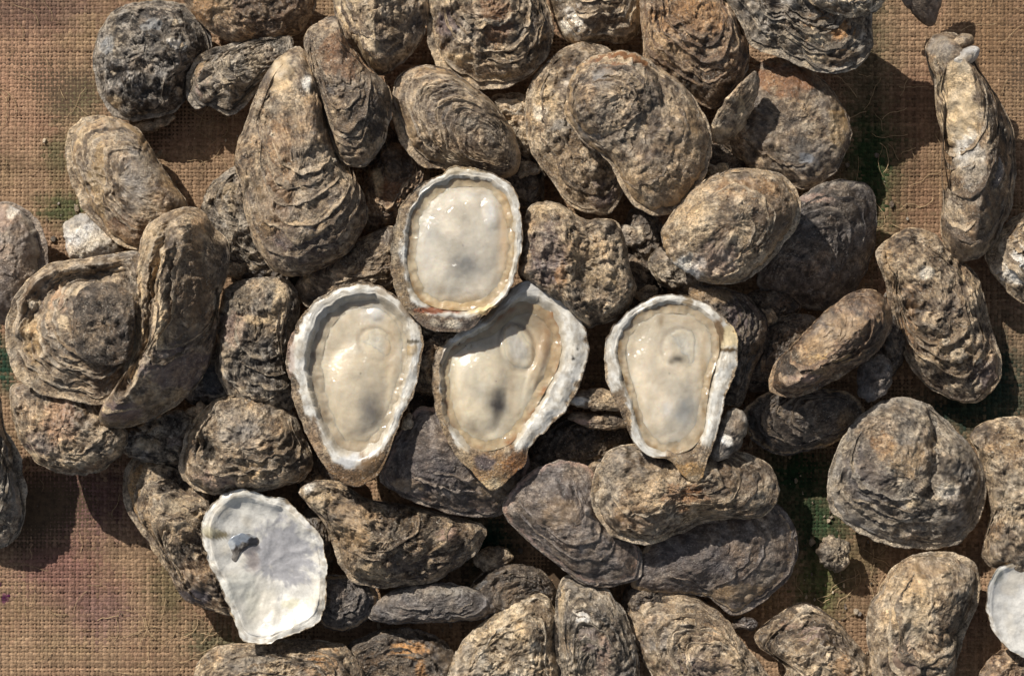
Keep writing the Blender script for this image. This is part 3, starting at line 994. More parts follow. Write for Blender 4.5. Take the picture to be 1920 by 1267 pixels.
closed_oyster('brown oyster with an orange flank at the top edge left of centre', [(335, -40), (345, 5), (362, 28), (386, 52), (430, 76), (490, 84), (542, 72), (580, 40), (592, -10), (560, -60), (440, -80)], 2.5, 1.7, pal='rust', tone=.47,
    ring=(8, 1.6), hinge=(450, -70), spots=[(410, 15, 40, 25, 'tan', .6), (385, 20, 24, 22, 'orange', .5), (520, 30, 40, 30, 'mud_shade', .4)], layers=3, lift=3)
closed_oyster('sharp-ridged oyster at the top edge, cream on its left flank', [(625, -40), (628, 20), (645, 62), (672, 100), (712, 142), (760, 112), (792, 72), (802, 25), (800, -40), (720, -70)], 3.2, .9, pal='brown', tone=.55,
    hinge=(715, -60), ridges=[([(700, -70), (706, 0), (708, 70), (712, 140)], 46, 62)], ring=(7, 1.6), spots=[(650, 20, 30, 40, 'cream', .65), (690, 100, 22, 40, 'cream', .55), (700, 20, 10, 60, 'cream', .4)], layers=4, lift=3.5)
closed_oyster('broad tan oyster with a violet patch and pale lip at the top edge', [(798, -40), (800, 40), (806, 90), (822, 130), (860, 156), (905, 168), (950, 162), (985, 148), (1020, 112), (1037, 60), (1024, 5), (1000, -50), (900, -75)], 3.1, 1.7,
    pal='tan', tone=.47, hinge=(900, -70), ring=(9, 2.6), rough=1.3, crust=40, peak=(890, 20), spots=[(838, 52, 26, 26, 'purple', .55), (850, 115, 44, 13, 'cream', .7), (930, 40, 30, 50, 'rust', .35), (1000, 60, 25, 70, 'mud_shade', .6), (950, 148, 34, 8, 'gold', .6)], lips=((110, 14), (150, 8)), prof=(2.0, 1.25))
closed_oyster('cream and brown banded oyster at the top edge with a white bare spot', [(1026, -40), (1036, 20), (1050, 62), (1085, 86), (1130, 76), (1168, 82), (1198, 58), (1210, 0), (1200, -50), (1110, -70)], 2.4, 1.6, pal='tan', tone=.52, hinge=(1110, -65),
    ring=(6, 2.2), spots=[(1072, 52, 24, 26, 'white', .9), (1130, 40, 24, 40, 'brown', .6), (1185, 20, 18, 40, 'cream', .6), (1040, 10, 20, 20, 'mud_shade', .5)])
closed_oyster('orange brown oyster in half shade right of the banded one, top edge', [(1205, -40), (1204, 60), (1212, 118), (1255, 150), (1298, 182), (1342, 202), (1380, 172), (1402, 128), (1402, 78), (1382, 28), (1352, -20), (1290, -60)], 3.4, 1.5, pal='rust', tone=.50,
    ring=(7, 2.0), hinge=(1290, -50), crust=40, rough=1.2, spots=[(1290, 40, 60, 50, 'orange', .35), (1320, 150, 60, 40, 'mud_shade', .5), (1260, 90, 40, 30, 'tan', .4)])
closed_oyster('big flat layered oyster with a glossy amber patch under the top edge', [(1340, -40), (1368, 8), (1392, 50), (1402, 76), (1430, 96), (1480, 114), (1528, 134), (1570, 140), (1612, 121), (1636, 88), (1634, 40), (1610, -30), (1480, -80)], 3.9, .8,
    pal='grey', tone=.52, ring=(6, 3.5), hinge=(1470, -70), wave=7, rough=1.0, crust=30, spots=[(1545, 62, 50, 30, 'orange', .75), (1530, 72, 20, 22, 'cream', .85), (1500, 112, 60, 10, 'cream', .5), (1580, 115, 40, 20, 'brown', .6)], lips=((100, 16),), prof=(2.0, 1.25))
closed_oyster('pale layered oyster lapping over the big flat one, cut by the top edge', [(1490, -40), (1505, -6), (1540, 16), (1592, 33), (1642, 20), (1672, -20), (1640, -70), (1550, -80)], 5.0, .7, pal='cream', tone=.5, ring=(6, 3), hinge=(1570, -70),
    spots=[(1590, 0, 40, 10, 'white', .7), (1560, 22, 30, 8, 'brown', .6)], lo=.8)
loose_shell('dull violet shell chip in the shade at the top edge near the right', [(1640, -90), (1665, -20), (1705, 10), (1748, 43), (1768, 30), (1772, -30), (1750, -100), (1690, -130)], 3.0, .4, tilt=(-.25, -.45), pal='purple', tone=.45, n=60, m=14)  # raised and extended past the top edge to shade the burlap

# --- upper middle
closed_oyster('dark brown oyster in shade behind the long teardrop oyster', [(570, 78), (590, 46), (630, 32), (652, 80), (690, 130), (726, 160), (732, 220), (716, 272), (682, 312), (640, 302), (612, 240), (585, 160)], 4.3, 1.3, pal='brown', tone=.38, ring=(8, 1.6),
    hinge=(600, 50), spots=[(640, 110, 40, 40, 'rust', .4), (690, 220, 40, 60, 'dark', .4)], lips=((120, 6),), craggy=.4, n=240, m=64, layers=6, lift=3.5)
closed_oyster('rough grey flecked oyster under the left side of the teardrop oyster', [(470, 295), (430, 318), (392, 350), (379, 390), (385, 420), (410, 450), (435, 490), (470, 520), (520, 520), (530, 440), (520, 360)], 2.0, 1.2, pal='grey', tone=.46, rough=1.6, crust=60,
    hinge=(500, 330), spots=[(430, 360, 20, 20, 'cream', .3)], prof=(2.0, 1.25))
closed_oyster('long teardrop oyster with its narrow hinge pointing up, left of centre', [(562, 88), (522, 108), (492, 150), (470, 205), (448, 262), (440, 310), (456, 355), (460, 402), (478, 458), (508, 503), (545, 518), (600, 506), (650, 472), (686, 420), (684, 372), (662, 330), (634, 290),
    (617, 230), (604, 170), (588, 118)], 4.0, 1.7, center=(560, 350), hinge=(572, 95), pal='brown', tone=.53, ring=(12, 2.0), rough=1.1, crust=50, peak=(575, 380), ridges=[([(570, 100), (580, 170), (600, 250), (640, 310)], 22, 46, 'round')],
    spots=[(530, 140, 22, 40, 'cream', .5), (580, 165, 9, 16, 'white', .95), (586, 130, 8, 16, 'cream', .7), (530, 330, 30, 110, 'orange', .22), (590, 320, 40, 60, 'grey', .35), (560, 460, 60, 30, 'purple', .35), (500, 400, 20, 50, 'tan', .4)], barn=[(628, 305, 6), (517, 258, 6)])
closed_oyster('small rusty oyster wedged between the teardrop oyster and the first opened one', [(685, 335), (706, 292), (742, 268), (800, 305), (800, 350), (765, 385), (738, 425), (690, 432), (676, 390)], 2.2, 1.0, pal='rust', tone=.44, ring=(5, 1.6), hinge=(740, 280),
    spots=[(712, 345, 10, 30, 'cream', .8), (735, 365, 20, 30, 'rust', .5), (740, 320, 40, 20, 'mud_shade', .4)])
closed_oyster('oval oyster with bold curved growth bands above the uppermost opened oyster', [(735, 185), (745, 146), (790, 126), (840, 134), (892, 165), (932, 202), (964, 250), (976, 292), (966, 325), (930, 336), (880, 324), (830, 318), (790, 310), (756, 276), (739, 232)], 3.6, 1.8,
    hinge=(955, 300), pal='brown', tone=.53, ring=(13, 3.0), rough=.55, crust=8, rimcol='tan', rimw=.06, peak=(880, 210), ridges=[([(770, 130), (850, 160), (920, 215), (960, 270)], 15, 40)], spots=[(775, 250, 14, 60, 'tan', .35), (930, 240, 30, 60, 'mud_shade', .4), (850, 300, 40, 12, 'cream', .3)], lips=((150, 18),), craggy=.3, n=240, m=72)  # deep brown spot paints the shade on the right end
closed_oyster('pale little oyster peeking out right of the banded oval one', [(922, 190), (940, 177), (988, 180), (1010, 230), (990, 300), (960, 260), (945, 225)], 1.8, .9, pal='cream', tone=.45, ring=(4, 1.4), hinge=(990, 290))
closed_oyster('greyish tan oyster with whitish scabs under the left of the knobbly round cluster', [(984, 232), (990, 170), (1018, 122), (1060, 90), (1100, 79), (1145, 94), (1180, 140), (1190, 230), (1180, 320), (1160, 380), (1130, 404), (1072, 386), (1040, 342), (1002, 292)], 3.0, 1.5,
    pal='tan', tone=.43, ring=(8, 2.0), rough=1.4, crust=80, hinge=(1090, 90), spots=[(1020, 200, 24, 40, 'cream', .55), (1012, 215, 14, 16, 'white', .6), (1050, 240, 18, 12, 'grey', .7), (1050, 110, 40, 20, 'mud_shade', .5), (1130, 370, 30, 30, 'purple', .5), (1055, 310, 30, 40, 'tan', .4)], prof=(2.0, 1.25), layers=5, lift=4)
closed_oyster('large rounded grey brown oyster right of top centre, bearing a smooth domed one', [(1058, 205), (1075, 160), (1120, 130), (1190, 120), (1240, 130), (1300, 180), (1331, 240), (1332, 300), (1312, 350), (1282, 390), (1232, 405), (1190, 386), (1160, 342), (1140, 300), (1098, 270), (1070, 235)], 4.9, 1.5,
    pal='brown', tone=.52, ring=(8, 2.2), rough=.9, crust=40, hinge=(1090, 230), peak=(1210, 250), spots=[(1285, 270, 30, 70, 'tan', .4), (1220, 350, 60, 40, 'tan', .3), (1100, 250, 30, 20, 'grey', .4)], rimcol='tan', rimw=.05, lips=((30, 8), (110, 8)), craggy=.3, layers=4, lift=2.5)
closed_oyster('smooth domed oyster with a brown top rim sitting on the large rounded one', [(1064, 180), (1070, 150), (1092, 116), (1140, 98), (1195, 101), (1236, 130), (1259, 180), (1254, 225), (1222, 255), (1170, 268), (1110, 258), (1076, 222)], 5.4, 1.3, lo=.9, pal='brown', tone=.53, ring=(7, 1.4), rough=.8,
    crust=24, hinge=(1090, 235), spots=[(1160, 112, 60, 18, 'rust', .6), (1225, 200, 30, 50, 'slate' if False else (.07, .06, .052), .6), (1130, 155, 24, 20, 'grey', .5), (1085, 215, 30, 25, 'mud_shade', .3)], rimcol='tan', rimw=.04, lips=((10, 12),))
closed_oyster('dark brown oyster with a sunlit folded lip left of the dim green stripe', [(1350, 215), (1368, 170), (1405, 135), (1442, 110), (1482, 106), (1522, 130), (1562, 172), (1591, 222), (1592, 272), (1562, 322), (1520, 352), (1470, 342), (1420, 322), (1372, 285), (1345, 255)], 2.6, 1.0, pal='brown', tone=.42,
    ring=(7, 1.6), hinge=(1450, 120), spots=[(1470, 150, 60, 30, 'rust', .55), (1500, 290, 40, 30, 'grey', .35), (1570, 240, 20, 40, 'gold', .3), (1508, 300, 14, 10, 'blue', .6)], rough=.8, spat=[([(1331, 252), (1340, 214), (1372, 172), (1410, 138), (1424, 150), (1416, 196), (1396, 237), (1360, 268)], .22, dict(name='folded_lip', pal='tan', tone=.58, rough=1.0, crust=6, ring=(6, 2.0), dz=52, lip=30, jag=4, hinge=(1405, 150), spots=[(1350, 245, 22, 10, 'cream', .6), (1390, 220, 8, 40, 'cream', .5)], tilt=(-.42, -.56), prof=(4, .6)))], craggy=.4, layers=3, lift=3)
closed_oyster('speckled gold tan oyster with a white hinge lip, right of centre', [(1240, 435), (1268, 392), (1310, 346), (1360, 322), (1430, 317), (1480, 340), (1502, 380), (1496, 420), (1462, 470), (1422, 510), (1372, 533), (1320, 528), (1282, 508), (1252, 482)], 5.0, 1.7, pal='tan', tone=.50, ring=(8, 1.8), rough=1.3,
    crust=70, hinge=(1275, 490), peak=(1360, 410), spots=[(1284, 503, 36, 22, 'white', 1.0), (1300, 410, 40, 40, 'cream', .35), (1440, 400, 40, 60, 'brown', .6), (1400, 355, 60, 20, 'orange', .2), (1340, 490, 50, 30, 'pink', .3)], rimcol='tan', rimw=.05, lips=((20, 10),), craggy=.4, layers=5, lift=3)
closed_oyster('dim dark oyster tucked under the right side of the speckled gold tan one', [(1480, 390), (1508, 362), (1552, 344), (1622, 350), (1642, 402), (1642, 462), (1622, 522), (1582, 570), (1540, 582), (1480, 566), (1420, 535), (1430, 470)], 1.9, 1.0, pal='slate', tone=.48, ring=(8, 1.6), hinge=(1450, 545),
    spots=[(1520, 375, 40, 8, 'pink', .5), (1600, 400, 30, 40, 'mud_shade', .4)], rimcol='grey', rimw=.04, craggy=.4, layers=5, lift=3.5, tilt=(-.26, -.34))

# --- right side
closed_oyster('long curved oyster lying upright on the right, cream along its left flank', [(1735, 88), (1755, 66), (1790, 62), (1818, 92), (1836, 132), (1870, 182), (1896, 240), (1902, 300), (1900, 370), (1872, 440), (1842, 478), (1800, 490), (1770, 462), (1764, 402), (1778, 345), (1786, 292), (1768, 255), (1754, 200), (1752, 150), (1739, 118)],
    2.2, .9, center=(1828, 290), hinge=(1765, 80), pal='brown', tone=.44, ring=(10, 1.6), rough=1.1, crust=30, ridges=[([(1770, 70), (1800, 140), (1826, 220), (1838, 290), (1824, 370), (1810, 480)], 58, 62)],
    spots=[(1782, 170, 30, 50, 'cream', .75), (1792, 230, 30, 50, 'cream', .8), (1804, 290, 20, 34, 'white', .6), (1812, 330, 20, 50, 'grey', .6), (1756, 100, 16, 30, 'grey', .7), (1862, 240, 22, 110, 'mud_shade', .75), (1850, 420, 40, 50, 'mud_shade', .6), (1820, 135, 14, 10, 'orange', .5)],  # deep brown spots paint the shaded right flank
    spat=[([(1846, 310), (1858, 292), (1876, 296), (1884, 322), (1870, 352), (1850, 350)], .22, dict(pal='slate', tone=.7, rough=.3, crust=0, dz=2))], craggy=.4)
closed_oyster('small silvery mussel resting on the hinge of the long curved oyster', [(1787, 116), (1797, 98), (1822, 86), (1837, 92), (1830, 112), (1806, 128)], 3.9, .42, lo=.4, cat='mussel', name='mussel', group=None, pal='white', tone=.42, ring=(4, .4), rough=.15, crust=0, hinge=(1792, 118), jag=.5, wave=.8, n=80, m=22,
    spots=[(1805, 100, 20, 10, 'grey', .5)], under=dict(pal='slate', jag=.5, grow=.5), craggy=.3)
closed_oyster('small dim brown mussel just above the silvery mussel', [(1783, 100), (1786, 78), (1802, 64), (1822, 66), (1826, 82), (1806, 92)], 3.6, .4, lo=.4, cat='mussel', name='mussel', group=None, pal='brown', tone=.45, ring=(4, .5), rough=.2, crust=0, hinge=(1788, 98), jag=.5, wave=.8, n=80, m=22, under=dict(jag=.5, grow=.5), craggy=.3)
closed_oyster('coarse encrusted oyster with round barnacles below the long curved one', [(1640, 480), (1662, 448), (1700, 428), (1745, 436), (1792, 478), (1830, 512), (1850, 570), (1862, 622), (1881, 680), (1872, 722), (1832, 756), (1780, 746), (1730, 716), (1690, 662), (1670, 602), (1662, 540)], 1.8, 1.3, pal='brown', tone=.52, rough=1.7, crust=110,
    ring=(7, 2.2), hinge=(1670, 455), wave=5, spots=[(1660, 510, 10, 50, 'tan', .7), (1730, 515, 14, 12, 'white', .7), (1790, 520, 14, 12, 'cream', .6), (1740, 440, 18, 30, 'tan', .5), (1780, 670, 40, 30, 'tan', .5), (1850, 700, 26, 30, 'purple', .4), (1700, 600, 14, 50, 'orange', .25)],
    barn=[(1790, 664, 17), (1765, 640, 10), (1752, 520, 10), (1830, 675, 8), (1842, 590, 8), (1755, 470, 9)], lips=((170, 14), (60, 8)), prof=(2.0, 1.25), layers=6, lift=5, tilt=(-.05, -.06))
closed_oyster('oyster with a chalky bright patch cut by the right edge', [(1848, 482), (1872, 440), (1905, 405), (1960, 390), (1990, 480), (1960, 570), (1918, 566), (1880, 535)], 1.9, 1.2, pal='tan', tone=.5, ring=(6, 1.8), hinge=(1960, 400), spots=[(1902, 500, 30, 30, 'white', .75), (1880, 470, 20, 20, 'grey', .4)])
closed_oyster('wedge-shaped oyster with a sunlit striped flank, right of the opened oysters', [(1440, 722), (1452, 680), (1492, 640), (1540, 590), (1590, 552), (1632, 543), (1662, 560), (1676, 602), (1652, 652), (1602, 692), (1542, 726), (1490, 746), (1452, 738)], 3.6, .9, pal='rust', tone=.36, ring=(9, 2.2), rough=.7, crust=10,
    hinge=(1520, 605), ridges=[([(1480, 725), (1560, 660), (1640, 585)], 30, 46)], spots=[(1530, 660, 26, 40, 'tan', .5), (1580, 610, 40, 26, 'tan', .35), (1560, 670, 50, 8, 'gold', .5), (1545, 710, 70, 8, 'pink', .55), (1470, 680, 30, 30, 'dark', .7), (1630, 640, 30, 40, 'mud_shade', .5)], lips=((110, 10),), craggy=.4, tilt=(-.10, -.06), layers=7, lift=5)
loose_shell('small round shell with a raised rim beneath the wedge-shaped oyster', [(1606, 702), (1620, 672), (1654, 664), (1676, 690), (1666, 731), (1632, 755), (1608, 740)], 3.0, .35, pal='slate', tone=.52, ring=(3, 2.4), rough=.4, n=80, m=20, hinge=(1640, 735))
closed_oyster('dark shaded oyster with a thin pale lower edge, under the wedge-shaped one', [(1395, 765), (1440, 735), (1520, 728), (1590, 735), (1624, 772), (1592, 818), (1540, 840), (1470, 852), (1422, 832), (1395, 800)], 2.3, .8, pal='dark', tone=.5, ring=(8, 1.6), hinge=(1600, 760), rimcol='tan', rimw=.05, spots=[(1590, 790, 20, 26, 'tan', .4)], prof=(2.0, 1.25), craggy=.4, rough=.6, tilt=(-.14, -.18))
closed_oyster('large round oyster in two lobes with an amber centre, lower right', [(1550, 920), (1560, 862), (1590, 800), (1640, 758), (1690, 744), (1740, 760), (1792, 806), (1832, 852), (1850, 910), (1842, 970), (1802, 1020), (1742, 1031), (1662, 1021), (1602, 992), (1562, 960)], 2.3, 1.5, pal='grey', tone=.46, ring=(8, 2.0), rough=1.0,
    crust=50, hinge=(1650, 770), peak=(1680, 880), ridges=[([(1752, 775), (1752, 860), (1735, 920)], -20, 20, 'round'), ([(1790, 850), (1800, 930)], 14, 60, 'round')], spots=[(1690, 855, 45, 30, 'tan', .6), (1650, 830, 22, 20, 'orange', .3), (1620, 900, 40, 60, 'slate' if False else (.10, .085, .085), .5), (1700, 940, 14, 10, 'cream', .6), (1770, 915, 24, 14, 'white', .45), (1650, 1000, 20, 14, 'grey', .6), (1600, 965, 12, 20, 'grey', .5)],
    rimcol='grey', rimw=.05, barn=[(1705, 925, 8)], lips=((60, 10), (150, 6)), prof=(2.0, 1.25), layers=7, lift=3.5, tilt=(-.06, -.09))
closed_oyster('sandy glinting oyster cut by the right edge, lower down', [(1834, 850), (1818, 818), (1850, 788), (1920, 782), (1985, 800), (1990, 1040), (1940, 1085), (1880, 1070), (1842, 1040), (1860, 960)], 2.1, 1.4, pal='tan', tone=.46, ring=(6, 1.2), rough=1.4, crust=120, hinge=(1960, 800), spots=[(1880, 830, 30, 30, 'brown', .5), (1890, 920, 30, 50, 'cream', .25)], layers=2, lift=3)
closed_oyster('creamy oyster with a dark right flank beside the white shell, lower right corner', [(1632, 1222), (1626, 1160), (1650, 1100), (1690, 1052), (1742, 1034), (1800, 1040), (1832, 1060), (1836, 1122), (1806, 1200), (1775, 1290), (1700, 1320), (1640, 1290)], 2.0, 1.6, pal='tan', tone=.52, ring=(8, 1.8), rough=1.1, crust=40, hinge=(1810, 1050), peak=(1715, 1160),
    spots=[(1700, 1140, 40, 60, 'cream', .5), (1680, 1090, 50, 30, 'tan', .4), (1790, 1180, 40, 60, 'mud_shade', .6), (1815, 1070, 18, 30, 'grey', .5), (1740, 1060, 40, 14, 'tan', .4), (1690, 1220, 30, 30, 'pink', .25)], lips=((-20, 14),), layers=5, lift=4)
closed_oyster('dusty brown oyster at the lower right corner under the white shell', [(1830, 1290), (1855, 1235), (1900, 1215), (1980, 1210), (2000, 1300), (1900, 1340)], 1.2, .7, pal='rust', tone=.5, ring=(5, 1.2), hinge=(1980, 1290))
loose_shell('small spiky grey shell fragment alone on the greenish burlap', [(1530, 1032), (1550, 1004), (1588, 1012), (1594, 1048), (1574, 1072), (1542, 1062)], 1.0, .5, pal='grey', tone=.6, rough=2.0, crust=26, n=80, m=20, jag=5)

# --- bottom row
closed_oyster('sloping tan oyster at the bottom edge, right of centre', [(1180, 1170), (1190, 1130), (1230, 1114), (1300, 1120), (1350, 1150), (1400, 1212), (1445, 1285), (1350, 1330), (1260, 1310), (1202, 1232)], 2.1, 1.4, pal='tan', tone=.47, ring=(8, 1.8), hinge=(1400, 1290), rough=1.1, crust=50, spots=[(1240, 1190, 40, 30, 'grey', .4), (1300, 1250, 60, 30, 'purple', .35), (1250, 1130, 40, 14, 'brown', .4)], prof=(2.0, 1.25))
closed_oyster('crusty tan oyster at the bottom edge left of the creamy one', [(1415, 1200), (1458, 1152), (1510, 1130), (1560, 1158), (1602, 1202), (1645, 1255), (1650, 1310), (1540, 1330), (1450, 1310), (1475, 1250)], 1.8, 1.3, pal='tan', tone=.44, ring=(8, 2.4), hinge=(1600, 1300), rough=1.2, crust=50, spots=[(1500, 1180, 40, 20, 'pink', .35), (1520, 1250, 60, 10, 'cream', .4), (1570, 1250, 20, 26, 'orange', .4), (1440, 1210, 30, 50, 'mud_shade', .5)], prof=(2.0, 1.25))
closed_oyster('narrow upright oyster at the bottom edge with a pale left rim', [(1044, 1112), (1060, 1080), (1102, 1084), (1140, 1106), (1172, 1150), (1192, 1210), (1196, 1290), (1120, 1330), (1056, 1300), (1040, 1200)], 2.6, 1.3, pal='grey', tone=.46, ring=(7, 1.8), hinge=(1120, 1310), rough=1.2, crust=40, spots=[(1090, 1150, 14, 14, 'white', .6), (1130, 1220, 14, 40, 'pink', .4), (1100, 1190, 18, 24, 'purple', .4), (1050, 1130, 8, 40, 'cream', .5), (1170, 1180, 18, 50, 'mud_shade', .5)], lips=((190, 10),))
closed_oyster('bright cream crusty oyster at the bottom edge, centre', [(842, 1260), (868, 1202), (910, 1162), (960, 1134), (1010, 1112), (1040, 1140), (1038, 1210), (1050, 1290), (960, 1330), (850, 1310)], 2.3, 1.4, pal='cream', tone=.44, ring=(7, 2.6), hinge=(950, 1320), rough=1.6, crust=60, spots=[(960, 1170, 40, 30, 'cream', .6), (1010, 1160, 26, 40, 'brown', .6), (880, 1230, 30, 30, 'grey', .5), (940, 1200, 50, 10, 'mud_shade', .4)], layers=4, lift=4)
closed_oyster('shaded dark oyster with an amber streak at the bottom edge', [(650, 1215), (700, 1185), (770, 1178), (830, 1200), (860, 1240), (850, 1300), (740, 1330), (660, 1290)], 1.2, .8, pal='dark', tone=.55, ring=(6, 1.6), hinge=(740, 1320), spots=[(765, 1215, 34, 14, 'orange', .85), (790, 1250, 10, 26, 'orange', .6), (690, 1240, 30, 20, 'brown', .6)])
closed_oyster('pale tan oyster at the bottom edge below the empty white shell', [(366, 1250), (400, 1216), (450, 1205), (560, 1198), (640, 1208), (676, 1245), (672, 1310), (520, 1340), (380, 1310)], 1.9, 1.2, pal='tan', tone=.5, ring=(7, 2.0), hinge=(520, 1330), rough=1.2, crust=40, spots=[(470, 1235, 60, 20, 'grey', .5), (600, 1240, 40, 26, 'orange', .4), (520, 1250, 20, 20, 'cream', .4)])
closed_oyster('dark low oyster barely visible in the gap below the grey smooth one', [(875, 1115), (905, 1075), (960, 1058), (1010, 1068), (1045, 1105), (1030, 1150), (950, 1165), (900, 1150)], 1.5, .8, pal='dark', tone=.5, ring=(6, 1.4), hinge=(1030, 1130))
closed_oyster('long thin grey oyster edge lying level below the rough dark one', [(690, 1150), (735, 1106), (800, 1090), (870, 1098), (922, 1118), (933, 1140), (900, 1160), (830, 1166), (722, 1168)], 2.3, .8, pal='slate', tone=.5, ring=(9, 2.2), rough=.7, crust=8, hinge=(800, 1092), spots=[(840, 1105, 50, 8, 'grey', .6)], wave=4, craggy=.3, layers=7, lift=4)
closed_oyster('small dark oyster right of the empty white shell', [(600, 1085), (650, 1080), (700, 1098), (706, 1130), (690, 1160), (645, 1181), (604, 1168)], 1.9, .8, pal='slate', tone=.5, ring=(6, 1.8), rough=.8, crust=14, hinge=(610, 1090), rimcol='tan', rimw=.08)

# --- lower left
closed_oyster('rough oyster with a smooth golden left rim at the edge of the burlap', [(230, 932), (234, 885), (256, 852), (308, 850), (350, 875), (392, 900), (410, 960), (412, 1040), (432, 1100), (436, 1152), (382, 1138), (342, 1120), (318, 1080), (280, 1022), (246, 972)], 2.0, 1.2, center=(335, 1000), pal='brown', tone=.50, ring=(8, 2.6), rough=1.5, crust=60,
    hinge=(400, 1130), spots=[(248, 930, 20, 70, (.38, .26, .14), .8), (275, 1000, 18, 40, 'tan', .6), (350, 960, 40, 30, 'cream', .55), (330, 905, 30, 30, 'dark', .7), (350, 1030, 26, 20, 'dark', .5), (365, 1118, 30, 14, 'slate' if False else (.09, .08, .09), .8), (370, 1070, 30, 26, 'orange', .2), (290, 858, 26, 12, 'cream', .4)], ridges=[([(310, 945), (345, 985), (385, 1000)], 14, 22)], lips=((190, 18),), prof=(2.0, 1.25))
closed_oyster('rounded sandy oyster with a dark hollow on its left, above the empty white shell', [(336, 878), (346, 820), (376, 772), (412, 745), (470, 730), (540, 760), (572, 820), (587, 870), (562, 902), (502, 918), (440, 922), (390, 926), (350, 906)], 3.1, 1.6, pal='tan', tone=.46, ring=(8, 1.6), rough=1.1, crust=50, hinge=(500, 740),
    peak=(480, 830), ridges=[([(388, 838), (398, 850)], -30, 32, 'round')], spots=[(388, 840, 24, 24, 'dark', .85), (450, 800, 40, 30, 'grey', .4), (400, 900, 50, 18, 'pink', .4), (540, 840, 36, 50, 'mud_shade', .4), (480, 880, 40, 20, 'tan', .4)], lips=((150, 10),), layers=5, lift=4)
closed_oyster('upright rough oyster with black specks left of the opened oysters', [(410, 600), (420, 545), (455, 525), (500, 520), (546, 528), (562, 580), (548, 650), (540, 700), (556, 755), (510, 775), (450, 755), (408, 700)], 3.2, 1.3, pal='grey', tone=.47, ring=(7, 1.8), rough=1.7, crust=90, hinge=(500, 530), spots=[(530, 570, 14, 40, 'cream', .7), (500, 598, 50, 10, 'cream', .5), (440, 620, 30, 30, 'pink', .35), (450, 560, 40, 20, 'mud_shade', .5), (480, 660, 40, 40, 'dark', .35)], layers=6, lift=5)
closed_oyster('tall wedge oyster split by a dark wavy crack, left of centre', [(262, 470), (272, 432), (302, 405), (345, 388), (381, 396), (402, 424), (427, 452), (429, 502), (412, 560), (406, 622), (386, 692), (352, 740), (302, 776), (240, 801), (192, 801), (184, 782), (210, 745), (240, 700), (250, 640), (245, 580), (250, 510)], 4.0, .8, center=(330, 590),
    hinge=(418, 520), pal='tan', tone=.42, ring=(12, 1.6), rough=1.0, crust=14, ridges=[([(360, 400), (345, 440), (328, 500), (318, 580), (300, 660), (268, 720), (212, 778)], 62, 84), ([(318, 425), (303, 500), (294, 560), (286, 620), (274, 670), (240, 730)], -26, 13), ([(290, 440), (274, 510), (268, 580), (264, 650)], -10, 11), ([(345, 440), (335, 500), (330, 560)], -10, 11)],
    spots=[(262, 600, 18, 110, 'cream', .75), (290, 450, 26, 44, 'cream', .4), (312, 570, 12, 90, 'cream', .65), (380, 440, 12, 30, (.5, .34, .2), .6), (360, 540, 40, 90, 'brown', .6), (340, 690, 60, 40, 'purple', .5), (230, 770, 40, 20, 'purple', .6), (292, 580, 4, 80, 'dark', .6)], craggy=.4, tilt=(-.04, -.05), n=300, m=96, layers=10, lift=6)
closed_oyster('round oyster with concentric golden bands and a dark square scab, far left', [(10, 640), (16, 580), (46, 530), (90, 496), (132, 489), (200, 478), (262, 475), (285, 560), (270, 640), (245, 705), (196, 757), (130, 751), (70, 736), (28, 702)], 4.6, 1.2, pal='tan', tone=.45, ring=(12, 2.6), rough=.6, crust=8, hinge=(230, 560), peak=(170, 610), wave=5,
    ridges=[([(34, 700), (24, 640), (30, 585), (56, 540), (96, 507), (146, 500), (215, 494)], 17, 17, 'round'), ([(66, 660), (64, 600), (86, 556), (128, 530), (190, 520)], -15, 27, 'round')], spots=[(60, 640, 18, 60, 'gold', .3), (60, 560, 26, 34, 'brown', .5), (110, 560, 26, 22, (.45, .30, .2), .5), (125, 605, 14, 14, 'cream', .7), (65, 571, 9, 9, 'cream', .8), (150, 545, 24, 10, 'cream', .6), (22, 620, 10, 80, 'grey', .5), (190, 700, 40, 40, 'brown', .6)],
    spat=[([(140, 560), (165, 535), (215, 530), (250, 560), (248, 660), (215, 685), (150, 672), (134, 620)], .35, dict(pal='dark', tone=.62, rough=2.2, crust=40, ring=(4, 1.5), dz=1, name='scab'))], barn=[(62, 572, 9)], lips=((150, 22), (90, 10)), prof=(2.0, 1.25), craggy=.3, n=240, m=72)
closed_oyster('pale sandy oyster below the round banded one, lower left', [(20, 725), (62, 715), (132, 725), (190, 745), (222, 790), (240, 815), (226, 852), (182, 885), (120, 886), (70, 866), (40, 832), (24, 782)], 3.4, 1.3, pal='tan', tone=.5, ring=(7, 1.6), rough=1.2, crust=50, hinge=(100, 730), spots=[(120, 790, 30, 50, (.5, .33, .24), .4), (80, 830, 30, 26, 'purple', .35), (62, 855, 16, 12, 'cream', .7), (150, 860, 40, 16, 'cream', .4)], layers=4, lift=3.5)
loose_shell('crumbled shell debris heap beside the pale sandy oyster', [(200, 810), (258, 786), (330, 768), (374, 788), (350, 832), (335, 872), (260, 864), (226, 846)], 2.4, 0.7, pal='grey', tone=.5, rough=2.4, crust=130, ring=(5, 2.0), n=140, m=36, spots=[(285, 830, 20, 12, 'cream', .5), (330, 790, 20, 14, 'dark', .5)])
closed_oyster('grey tan oyster with a curled lip cut by the left edge, below middle', [(-60, 740), (-10, 728), (10, 742), (14, 800), (38, 850), (46, 920), (40, 970), (20, 1012), (-20, 1030), (-70, 980)], 2.5, 0.9, pal='grey', tone=.5, ring=(6, 2.4), rough=.8, crust=20, hinge=(-40, 740), spots=[(0, 800, 14, 40, 'tan', .5), (30, 920, 10, 60, 'grey', .5)], lips=((0, 16),), tilt=(0, -.32))
